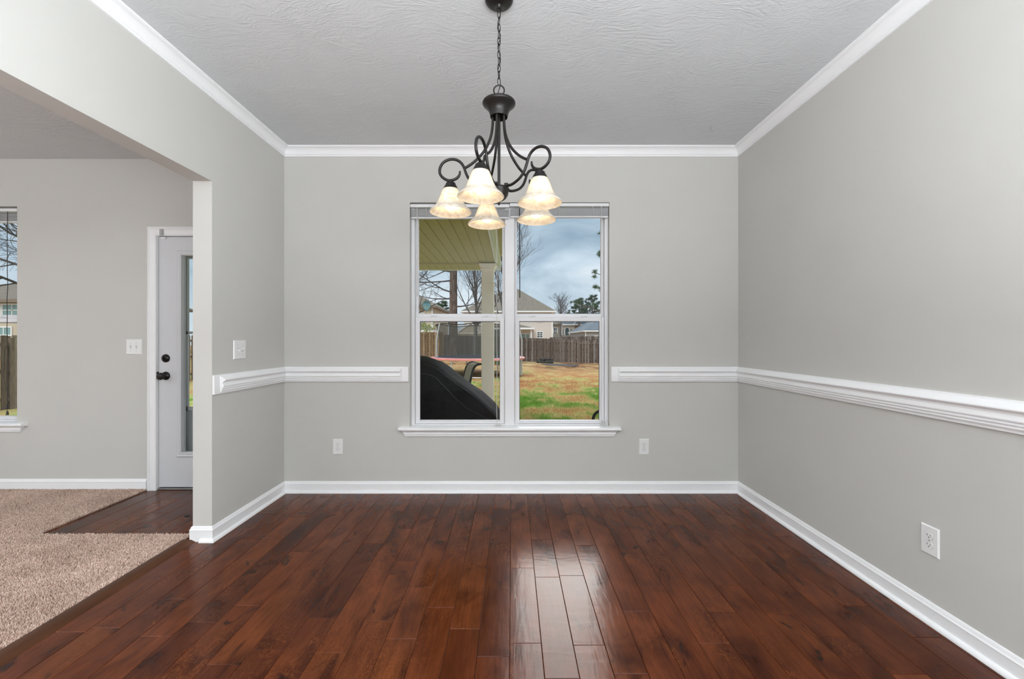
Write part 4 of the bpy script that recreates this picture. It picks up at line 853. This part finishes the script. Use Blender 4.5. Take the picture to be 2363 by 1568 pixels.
for k in range(6):
    a = R(-21+60*k); c, s = math.cos(a), math.sin(a)
    MB().tube([(TX+(TR+.06)*c, TY+(TR+.06)*s, g0+.05), (TX+(TR+.06)*c, TY+(TR+.06)*s, tz+.75)], .022, 8).build('net_pole', 'galvanised', tr, smooth=True)
    MB().tube([(TX+(TR+.06)*c, TY+(TR+.06)*s, tz+.1), (TX+(TR+.06)*c, TY+(TR+.06)*s, tz+.8), (TX+(TR-.10)*c, TY+(TR-.10)*s, zt_)], .032, 8).build('pole_sleeve', 'sensor_grey', tr, smooth=True)
mb = MB(); na, nv = 96, 8
mb.v = [(TX+nr(2*PI*i/na+R(21), j/nv)*math.cos(2*PI*i/na), TY+nr(2*PI*i/na+R(21), j/nv)*math.sin(2*PI*i/na), tz+.03+(zt_-tz-.03)*j/nv-(.07*(.5-.5*math.cos((2*PI*i/na+R(21))*6)) if j == nv else 0)) for i in range(na) for j in range(nv+1)]
mb.f = [(i*(nv+1)+j, ((i+1) % na)*(nv+1)+j, ((i+1) % na)*(nv+1)+j+1, i*(nv+1)+j+1) for i in range(na) for j in range(nv)]
net = mb.build('net', 'safety_net', tr, smooth=True)
MB().tube([mb.v[i*(nv+1)+nv] for i in range(na)], .02, 6, close=True).build('net_hem', 'mat_black', net)

# ---- fences
def fence(label, A, B, ztop, zbot, mat_, seed, h=None, name='wooden_fence', flip=1):
    A = Vector(A); B = Vector(B); d = (B-A); Lc = d.length; u = d/Lc; nrm = Vector((u.y, -u.x))*flip; rr = random.Random(seed); root = thing(name, label, 'fence', (A.x, A.y, zbot(A.x, A.y)))
    npan = max(1, round(Lc/2.44)); pl = Lc/npan
    for k in range(npan):
        mb = MB(); mb.c = []; s = k*pl
        def slab(s0, s1, o0, o1, z0, z1, dog=0):
            p = [A+u*s0+nrm*o0, A+u*s1+nrm*o0, A+u*s1+nrm*o1, A+u*s0+nrm*o1]; n0 = len(mb.f)
            mb.add([(q.x, q.y, z0) for q in p]+[(q.x, q.y, z1) for q in p], [(0, 3, 2, 1), (4, 5, 6, 7), (0, 1, 5, 4), (1, 2, 6, 5), (2, 3, 7, 6), (3, 0, 4, 7)]); c = rr.random(); mb.c += [(c, c, c)]*6
        q = 0.0
        while q < pl-.05:
            m = A+u*(s+q+.07); zb_, zt2 = zbot(m.x, m.y), ztop(m.x, m.y); j = rr.uniform(-.025, .02)
            slab(s+q, s+q+.14, .03, .048, zb_+rr.uniform(-.02, .02), zt2+j); q += .112
            m = A+u*(s+q+.07)
            if q < pl-.1: slab(s+q, s+q+.14, -.048, -.03, zb_, zt2+rr.uniform(-.03, .0)); q += .113
        m = A+u*(s+pl/2)
        for f in (.14, .52, .88):
            z = zbot(m.x, m.y)*(1-f)+ztop(m.x, m.y)*f; slab(s, s+pl, -.028, .028, z-.04, z+.04)
        mb.build('picket_panel', mat_, root)
        p = A+u*s; pb = MB(); pb.c = [(.5, .5, .5)]*6; pb.box(p.x-.05, p.x+.05, p.y-.05, p.y+.05, zbot(p.x, p.y)-.2, ztop(p.x, p.y)-.05); pb.build('post', mat_, root)
    return root
fence('weathered grey picket fence across the back of the yard', (-5.3, 33), (13, 33), lambda x, y: lerp_tab(x, [-5.3, .6, 3.3, 6.9, 13], [1.60, 1.36, 1.26, 1.12, 1.0]), gz, 'picket_grey', 1)
fence('newer tan picket fence at the back left of the yard', (-15, 32.9), (-5.35, 32.9), lambda x, y: 1.78, gz, 'picket_tan', 2)
fence('neighbouring grey fence rising just above the back fence', (3.3, 37), (16, 37), lambda x, y: lerp_tab(x, [3.3, 6, 8], [1.42, 1.50, 1.52]), lambda x, y: -.6, 'picket_grey', 3)
fence('close brown side fence outside the window at the far left', (-12.3, 5.5), (-12.3, 32.8), lambda x, y: 1.31 if y < 14 else 1.31+(y-14)*.025, lambda x, y: gz(x, y)+.0, 'picket_brown', 4)

# ---- houses
def hip(mb, x0, x1, y0, y1, ze, zr, oh=.4, ridge=None):
    x0 -= oh; x1 += oh; y0 -= oh; y1 += oh; w = x1-x0; d = y1-y0
    if w >= d: r0, r1 = (x0+d/2, (y0+y1)/2), (x1-d/2, (y0+y1)/2)
    else: r0, r1 = ((x0+x1)/2, y0+w/2), ((x0+x1)/2, y1-w/2)
    if ridge: r0, r1 = ridge
    v = [(x0, y0, ze), (x1, y0, ze), (x1, y1, ze), (x0, y1, ze), (r0[0], r0[1], zr), (r1[0]+.01, r1[1]+.01, zr)]
    if w >= d: mb.add(v, [(0, 1, 5, 4), (1, 2, 5), (2, 3, 4, 5), (3, 0, 4), (0, 3, 2, 1)])
    else: mb.add(v, [(0, 1, 4), (1, 2, 5, 4), (2, 3, 5), (3, 0, 4, 5), (0, 3, 2, 1)])
    return mb
def fascia(mb, x0, x1, y0, y1, ze, oh=.4, t=.2):
    x0 -= oh; x1 += oh; y0 -= oh; y1 += oh; e = .02
    mb.box(x0-e, x1+e, y0-e, y0+.05, ze-t, ze+.02); mb.box(x0-e, x1+e, y1-.05, y1+e, ze-t, ze+.02); mb.box(x0-e, x0+.05, y0, y1, ze-t, ze+.02); mb.box(x1-.05, x1+e, y0, y1, ze-t, ze+.02); mb.box(x0, x1, y0, y1, ze-t+.02, ze-t+.05); return mb
def hwin(root, x0, x1, z0, z1, y, pane='pane_dark', cols=1, rows=2):
    fr = MB(); e = .09; fr.box(x0-e, x1+e, y-.06, y, z0-e, z0); fr.box(x0-e, x1+e, y-.06, y, z1, z1+e); fr.box(x0-e, x0, y-.06, y, z0, z1); fr.box(x1, x1+e, y-.06, y, z0, z1)
    for k in range(1, cols): c = x0+(x1-x0)*k/cols; fr.box(c-.03, c+.03, y-.06, y, z0, z1)
    for k in range(1, rows): c = z0+(z1-z0)*k/rows; fr.box(x0, x1, y-.06, y, c-.03, c+.03)
    w = fr.build('window_frame', 'white_frame', root); MB().box(x0, x1, y-.03, y-.005, z0, z1).build('pane', pane, w)
# centre house: big brown hip roof, pink siding
h2 = thing('house', 'two storey house with pinkish siding and a tall brown hip roof behind the back fence', 'house', (-.6, 57, -.6))
MB().box(-6.4, 5.42, 57, 69, -.6, 5.0).build('wall', 'siding_pink', h2)
hip(MB(), -6.4, 5.42, 57, 69, 5.0, 8.75, .45, ((-.4, 62.5), (.6, 62.5))).build('roof', 'shingle_brown', h2); fascia(MB(), -6.4, 5.42, 57, 69, 5.0, .45, .16).build('fascia', 'white_frame', h2)
MB().box(5.30, 5.46, 56.95, 57.1, -.6, 4.85).build('corner_trim', 'white_frame', h2)
hwin(h2, 3.38, 4.06, 1.50, 2.22, 57, 'pane_dark', 2, 3); hwin(h2, 3.42, 4.04, 3.62, 3.98, 57, 'pane_teal', 1, 1); hwin(h2, -2.3, -1.25, 1.2, 2.6, 57, 'pane_teal', 2, 1); hwin(h2, -5.3, -4.4, 3.1, 4.1, 57, 'pane_dark', 1, 2)
hip(MB(), -3.6, 2.55, 55, 57.2, 2.72, 3.32, .3, ((-3.0, 57), (.5, 57))).build('porch_roof', 'shingle_brown', h2); fascia(MB(), -3.6, 2.55, 55, 57.2, 2.72, .3, .2).build('porch_fascia', 'white_frame', h2)
MB().box(2.40, 2.56, 55.0, 55.16, -.6, 2.55).build('porch_post', 'white_frame', h2); hwin(h2, .75, 1.75, -.4, 1.95, 57, 'pane_teal', 1, 1); hwin(h2, 1.9, 2.3, -.4, 1.95, 57, 'pane_teal', 1, 1)
gb = MB(); gb.prism([(-6.9, 2.0), (-3.9, 2.0), (-5.0, 3.15)], 'y', 52.5, 55); gb.build('gable_wall', 'siding_beige', h2)
gr2 = MB()
for a, b in (((-6.9, 1.95), (-5.0, 3.25)), ((-5.0, 3.25), (-3.9, 1.95))): gr2.tube([(a[0], 52.45, a[1]), (b[0], 52.45, b[1])], .09, 4)
gr2.tube([(-6.9, 52.45, 1.95), (-3.9, 52.45, 1.95)], .07, 4); gr2.build('gable_trim', 'white_frame', h2); MB().box(-6.8, -4.0, 52.5, 57, -.6, 2.0).build('garden_wing', 'siding_beige', h2)
# left house
h1 = thing('house', 'cream two storey house with a brown roof behind the tan fence on the left', 'house', (-14, 45, -.5))
MB().box(-22, -8.4, 45, 56, -.5, 4.75).build('wall', 'siding_cream', h1); hip(MB(), -22, -8.4, 45, 56, 4.75, 7.4, .45, ((-18, 50.5), (-12.6, 50.5))).build('roof', 'shingle_brown', h1); fascia(MB(), -22, -8.4, 45, 56, 4.75, .45, .2).build('fascia', 'fascia_brown', h1)
MB().box(-8.5, -8.36, 44.95, 45.1, -.5, 4.5).build('corner_trim', 'white_frame', h1); hwin(h1, -10.3, -9.3, 3.1, 3.95, 45, 'pane_teal', 2, 2)
hip(MB(), -14, -8.2, 43, 45.2, 2.15, 2.95, .3).build('porch_roof', 'shingle_brown', h1); fascia(MB(), -14, -8.2, 43, 45.2, 2.15, .3, .18).build('porch_fascia', 'white_frame', h1); MB().box(-8.45, -8.28, 43, 43.16, -.5, 2.0).build('porch_post', 'white_frame', h1); hwin(h1, -9.8, -8.9, .9, 1.9, 45, 'pane_teal', 2, 1)
# far house with the arched window
h3 = thing('house', 'far cream house with an arched upper window and shutters, right of the pink siding house', 'house', (12, 90, -.6))
MB().box(8.0, 19, 91.5, 100, -.6, 4.5).build('wall', 'siding_beige', h3)
fg = MB().box(10.55, 13.2, 90, 91.6, 1.2, 4.3); fg.build('bay_wall', 'siding_cream', h3); MB().box(10.5, 10.62, 89.93, 90.05, 1.2, 4.35).build('bay_trim', 'white_frame', h3)
MB().box(13.2, 14.2, 90.3, 91.6, 1.2, 4.3).build('brick_panel', 'brick_tan', h3)
rf = MB(); rf.add([(7.6, 91, 4.45), (10.6, 91, 4.45), (10.6, 95, 6.9), (7.6, 95, 6.9)], [(0, 1, 2, 3)]); rf.add([(7.6, 91, 4.25), (10.6, 91, 4.25), (10.6, 95, 6.7), (7.6, 95, 6.7)], [(0, 1, 2, 3)]); rf.build('side_roof', 'shingle_brown', h3)
rf = MB(); rf.add([(10.3, 89.6, 4.45), (17.5, 89.6, 4.45), (19, 94.5, 7.1), (12, 94.5, 7.1)], [(0, 1, 2, 3)]); rf.add([(10.3, 89.6, 4.3), (17.5, 89.6, 4.3), (19, 94.5, 6.95), (12, 94.5, 6.95)], [(0, 1, 2, 3)]); rf.build('main_roof', 'shingle_grey', h3)
rk = MB()
for x in (10.3, 12.85): rk.tube([(x, 89.5, 4.4), (x+1.5, 92, 5.7)], .10, 4)
rk.box(10.2, 15.2, 89.45, 89.6, 4.22, 4.45); rk.build('rake_trim', 'white_frame', h3)
aw = MB(); ap = [(11.2, 2.0), (12.0, 2.0), (12.0, 3.3)]+[(11.6+.40*math.cos(R(t)), 3.3+.40*math.sin(R(t))) for t in range(20, 180, 20)]+[(11.2, 3.3)]
aw.prism([(11.6+(x-11.6)*1.28, 2.75+(z-2.75)*1.12) for x, z in ap], 'y', 89.9, 89.97); w_ = aw.build('arched_window', 'white_frame', h3); MB().prism(ap, 'y', 89.86, 89.9).build('pane', 'pane_dark', w_)
for x in (10.75, 12.45): MB().box(x-.14, x+.14, 89.9, 90, 2.0, 3.4).build('shutter', 'shutter', h3)
hwin(h3, 8.95, 9.6, 2.25, 3.75, 91.5, 'pane_dark', 2, 2); MB().box(9.9, 10.2, 91.4, 91.5, 2.25, 3.75).build('shutter', 'shutter', h3)
rf = MB(); rf.add([(8, 88.4, 1.75), (14.6, 88.4, 1.75), (14.6, 91.5, 2.55), (8, 91.5, 2.55), (8, 88.4, 1.6), (14.6, 88.4, 1.6), (14.6, 91.5, 1.9), (8, 91.5, 1.9)], [(0, 1, 2, 3), (4, 5, 1, 0), (1, 5, 6, 2), (0, 3, 7, 4), (4, 7, 6, 5)]); rf.build('garage_roof', 'shingle_brown', h3)
MB().box(8.1, 14.5, 88.6, 91.6, -.6, 1.6).build('garage_wall', 'white_frame', h3)
for x0 in (8.6, 11.6): MB().box(x0, x0+2.6, 88.5, 88.62, -.6, 1.25).build('garage_door', 'pane_dark', h3)
# grey roofed house on the right
h4 = thing('house', 'low grey house with a slate blue roof behind the fence at the right', 'house', (18, 68, -.6))
MB().box(11.7, 26, 68, 86, -.6, 2.5).build('wall', 'siding_grey', h4); hip(MB(), 11.7, 26, 68, 86, 2.62, 6.6, .4, ((17.5, 75), (20, 78))).build('roof', 'shingle_grey', h4); fascia(MB(), 11.7, 26, 68, 86, 2.62, .4, .16).build('fascia', 'white_frame', h4)
MB().box(11.66, 11.8, 67.95, 68.1, -.6, 2.5).build('corner_trim', 'white_frame', h4); hwin(h4, 13.2, 14.3, .9, 1.75, 68, 'pane_dark', 2, 1)
# house beyond the side fence
h5 = thing('house', 'beige house with teal windows beyond the close side fence at the far left', 'house', (-36, 30, -.4))
MB().box(-44, -30.5, 30, 40, -.4, 3.95).build('wall', 'siding_beige', h5); hip(MB(), -44, -30.5, 30, 40, 4.0, 6.4, .5, ((-36, 35), (-34, 35))).build('roof', 'shingle_brown', h5); fascia(MB(), -44, -30.5, 30, 40, 4.0, .5, .2).build('fascia', 'fascia_brown', h5)
hwin(h5, -36.6, -35.95, 2.9, 3.65, 30, 'pane_teal', 1, 2); hwin(h5, -35.75, -34.45, 2.9, 3.65, 30, 'pane_teal', 2, 2); hwin(h5, -36.2, -35.2, 1.55, 2.05, 30, 'pane_teal', 2, 1)

# ---- trees
def limb(mb, p, d, L, r, depth, rr, up=.25, wig=.22, nch=4, ang=(25, 60), kids_from=.25, minr=.006, seg=5):
    pts = [p]; rs_ = [r]; q = p.copy(); dd = d.normalized()
    for i in range(seg):
        dd = (dd+Vector((rr.uniform(-wig, wig), rr.uniform(-wig, wig), rr.uniform(-wig, wig)+up*.35))).normalized(); q = q+dd*(L/seg); pts.append(q.copy()); rs_.append(max(minr*.6, r*(1-.75*(i+1)/seg)))
    mb.tube(pts, rs_, 5 if r > .03 else 3, cap=False)
    if depth <= 0: return
    for k in range(nch):
        t = kids_from+(1-kids_from)*(k+rr.random())/nch; i = min(seg-1, int(t*seg)); b = pts[i].lerp(pts[i+1], t*seg-i)
        ax = dd.orthogonal().normalized(); ax.rotate(Matrix.Rotation(rr.uniform(0, 2*PI), 3, dd)); nd = (pts[i+1]-pts[i]).normalized(); nd.rotate(Matrix.Rotation(R(rr.uniform(*ang)), 3, ax))
        limb(mb, b, nd, L*rr.uniform(.45, .72)*(1.1-.4*t), rs_[i]*.6, depth-1, rr, up, wig, nch, ang, .2, minr, seg)
def bare_tree(label, base, H, r, seed, lean=(0, 0), depth=3, nch=5, up=.3, spread=(25, 55), mat_t='bark_grey', first=.22, minr=.008):
    rr = random.Random(seed); root = thing('bare_tree', label, 'tree', tuple(base)); b = Vector(base)
    tp = [b+Vector((lean[0]*t*t*H, lean[1]*t*t*H, H*t-.1*(t == 0)))+Vector((rr.uniform(-.02, .02)*H*t, rr.uniform(-.02, .02)*H*t, 0)) for t in [k/7 for k in range(8)]]
    MB().tube(tp, [r*(1-.85*k/7)+minr for k in range(8)], 9).build('trunk', mat_t, root, smooth=True)
    mb = MB(); nb = 20
    for k in range(nb):
        t = first+(.97-first)*(k+rr.random()*.6)/nb; q = t*7; i = min(6, int(q)); p = tp[i].lerp(tp[i+1], q-i); a = k*2.4+rr.random(); el = rr.uniform(*spread)
        d = Vector((math.cos(a)*math.sin(R(el)), math.sin(a)*math.sin(R(el)), math.cos(R(el)))); limb(mb, p, d, H*(.52-.33*t), r*(1-.8*t)*.5+minr, depth-1, rr, up, .2, nch, (20, 50), .2, minr)
    mb.build('branches', 'twigs', root); return root
def spikes(mb, c, n, L, rr, w=.02, flat=.7):
    for _ in range(n):
        d = Vector((rr.gauss(0, 1), rr.gauss(0, 1), rr.gauss(0, flat))).normalized(); s = d.orthogonal().normalized()*w; s.rotate(Matrix.Rotation(rr.uniform(0, PI), 3, d)); e = c+d*L*rr.uniform(.6, 1)
        mb.add([c-s, c+s, e], [(0, 1, 2)])
def pine(label, base, H, r, seed, crown=(.45, 1.0), spread=.3, L=.3, nb=22, per=5, ns=26, matn='needles', w=.02):
    rr = random.Random(seed); root = thing('pine_tree', label, 'tree', tuple(base)); b = Vector(base); MB().tube([b+Vector((0, 0, -.1)), b+Vector((0, 0, H*.5)), b+Vector((.1, 0, H))], [r, r*.75, r*.15], 10).build('trunk', 'bark_pine', root, smooth=True)
    br = MB(); nd = MB()
    for k in range(nb):
        t = crown[0]+(crown[1]-crown[0])*(k+.5)/nb; p = b+Vector((.1*t, 0, H*t)); a = k*2.4+rr.random(); Lb = H*spread*(1.15-.85*(t-crown[0])/(crown[1]-crown[0]))*rr.uniform(.7, 1.1)
        d = Vector((math.cos(a), math.sin(a), .15)); e = p+d*Lb+Vector((0, 0, .1*Lb)); br.tube([p, p+d*Lb*.5, e], [r*.22, r*.14, r*.05], 4)
        for j in range(per):
            s = .35+.65*(j+1)/per; c = p.lerp(e, s)+Vector((rr.gauss(0, .12), rr.gauss(0, .12), rr.gauss(0, .08)))*Lb; spikes(nd, c, ns, L*rr.uniform(.7, 1.2), rr, w)
    br.build('branches', 'bark_pine', root); nd.build('needles', matn, root); return root
# the pine trunk that rises past the porch edge, with its long side limbs
b = P(1046, 838, 31); pt = thing('pine_tree', 'tall straight pine trunk behind the trampoline, passing above the porch edge', 'tree', tuple(b))
MB().tube([b+Vector((0, 0, -.3)), b+Vector((0, 0, .15)), b+Vector((0, 0, .6)), b+Vector((.0, 0, 3.5)), b+Vector((.03, 0, 9)), b+Vector((.1, 0, 16))], [.62, .46, .36, .29, .24, .14], 16).build('trunk', 'bark_pine', pt, smooth=True)
mb = MB(); rr = random.Random(5)
for (z, dx, dy, up, L) in ((5.1, -1, -.3, .15, 3.6), (4.1, 1, -.2, -.1, 2.6), (6.0, -1, .2, .0, 3.8), (3.3, 1, .3, .15, 2.4), (7.2, 1, -.2, .2, 3), (4.7, -.8, .6, -.15, 3), (6.6, -.9, -.5, .1, 3.6), (7.8, -1, .1, 0, 3.4)):
    limb(mb, b+Vector((0, 0, z)), Vector((dx, dy, up)), L, .065, 3, rr, .1, .16, 4, (20, 50), .15, .008)
mb.build('limbs', 'twigs', pt)
bare_tree('bare multi-branched tree growing beside the pine trunk, left of the porch column', P(1098, 836, 30.5), 8.6, .15, 21, (.0, 0), 4, 4, .35, (25, 60), first=.30, minr=.007)
bare_tree('large bare tree spreading behind the window mullion above the brown roof', P(1160, 838, 29.0), 11.0, .14, 33, (.02, 0), 4, 5, .42, (16, 36), first=.16, minr=.006)
bare_tree('bare tree reaching in from the left edge of the window above the cream house', P(905, 828, 30), 9.5, .2, 8, (.05, 0), 4, 4, .1, (35, 75), first=.25)
bare_tree('small pale bare tree on the skyline right of the brown roof', P(1294, 790, 85), 8.6, .16, 4, (0, 0), 3, 5, .3, (25, 60), first=.35, minr=.022)
bare_tree('bare tree with fine branches filling the far left window', Vector((-15.75, 14.5, gz(-16, 14))), 8.5, .13, 13, (-.01, 0), 4, 6, .1, (40, 85), first=.3, minr=.006)
pine('bushy green pine just left of the tall pine trunk', P(1020, 800, 62), 6.6, .2, 3, (.45, .98), .26, .5, 20, 5, 34, 'needles', .035)
pine('green pine behind the bare tree, above the trampoline', P(1094, 800, 78), 7.6, .2, 12, (.5, .98), .30, .45, 14, 4, 26, 'needles', .035)
pine('dark pine at the right edge of the window with drooping needle clusters', P(1432, 850, 21), 8.0, .18, 7, (.30, .98), .28, .26, 26, 6, 60, 'needles', .012)
for i, (x, H, sd, lb) in enumerate(((1336, 9.2, 31, 'left of the two rounded pines on the skyline at the right'), (1366, 9.8, 32, 'right of the two rounded pines on the skyline at the right'))):
    pine(lb, P(x, 792, 88), H, .25, sd, (.55, .98), .24, .6, 22, 5, 40, 'needles_far', .05)
# yellow green young tree by the cream house, ornamental grass, fire pit
b = G(984, 800, 41.3); yt = thing('young_tree', 'pale yellow green young tree in front of the cream house', 'tree', tuple(b)); MB().tube([b, b+Vector((0, 0, 2.2))], [.06, .03], 7).build('trunk', 'bark_grey', yt)
mb = MB(); rr = random.Random(2)
for k in range(60): spikes(mb, b+Vector((rr.gauss(0, .5), rr.gauss(0, .4), 2.3+rr.gauss(0, .35))), 14, .22, rr, .03)
mb.build('leaves', 'leaf_pale', yt)
b = P(1150, 848, 27.5); b.z = gz(b.x, 27.5); og = thing('ornamental_grass', 'green arching grass clump behind the porch column under the trampoline', 'plant', tuple(b)); mb = MB(); rr = random.Random(6)
for k in range(420):
    a = rr.uniform(0, 2*PI); l_ = rr.uniform(.6, 1.15); o_ = rr.uniform(.15, .55); d = Vector((math.cos(a), math.sin(a), 0)); s = Vector((-d.y, d.x, 0))*.012; p0 = b+d*rr.uniform(0, .2); p1 = p0+d*o_*.4+Vector((0, 0, l_*.75)); p2 = p0+d*o_*1.2+Vector((0, 0, l_*.7))
    mb.add([p0-s, p0+s, p1+s*.8, p1-s*.8, p2], [(0, 1, 2, 3), (3, 2, 4)])
mb.build('blades', 'blades_dark', og)
b = G(1258, 838, 31.2); fp_ = thing('fire_pit', 'charred log pile with an ash patch near the grey back fence', 'fire pit', tuple(b)); rr = random.Random(9)
for k, (x, y, z, l_, a, r) in enumerate(((-.25, 0, .10, .75, .1, .10), (.3, -.1, .10, .6, -.15, .11), (-.35, -.3, .09, .5, .5, .09), (.05, .1, .27, .85, -.05, .09), (.42, .15, .25, .4, .3, .08), (-.2, -.15, .25, .3, 1.0, .08))):
    d = Vector((math.cos(a), math.sin(a), 0))*l_/2; c = b+Vector((x, y, z)); MB().tube([c-d, c-d*.4, c+d*.5, c+d], [r*.9, r, r*.92, r*.85], 9).build('log', 'log_ash', fp_, smooth=True)
mb = MB(); pts = [(b.x+.9+1.25*math.cos(t)*(1+.12*math.sin(3*t)), b.y-2.0+1.6*math.sin(t)*(1+.15*math.cos(2*t))) for t in [2*PI*k/24 for k in range(24)]]
mb.v = [(x, y, gz(x, y)+.022) for x, y in pts]+[(b.x+.9, b.y-2.0, gz(b.x+.9, b.y-2.0)+.03)]; mb.f = [(k, (k+1) % 24, 24) for k in range(24)]; mb.build('ash_patch', 'ash_patch', fp_, smooth=True)
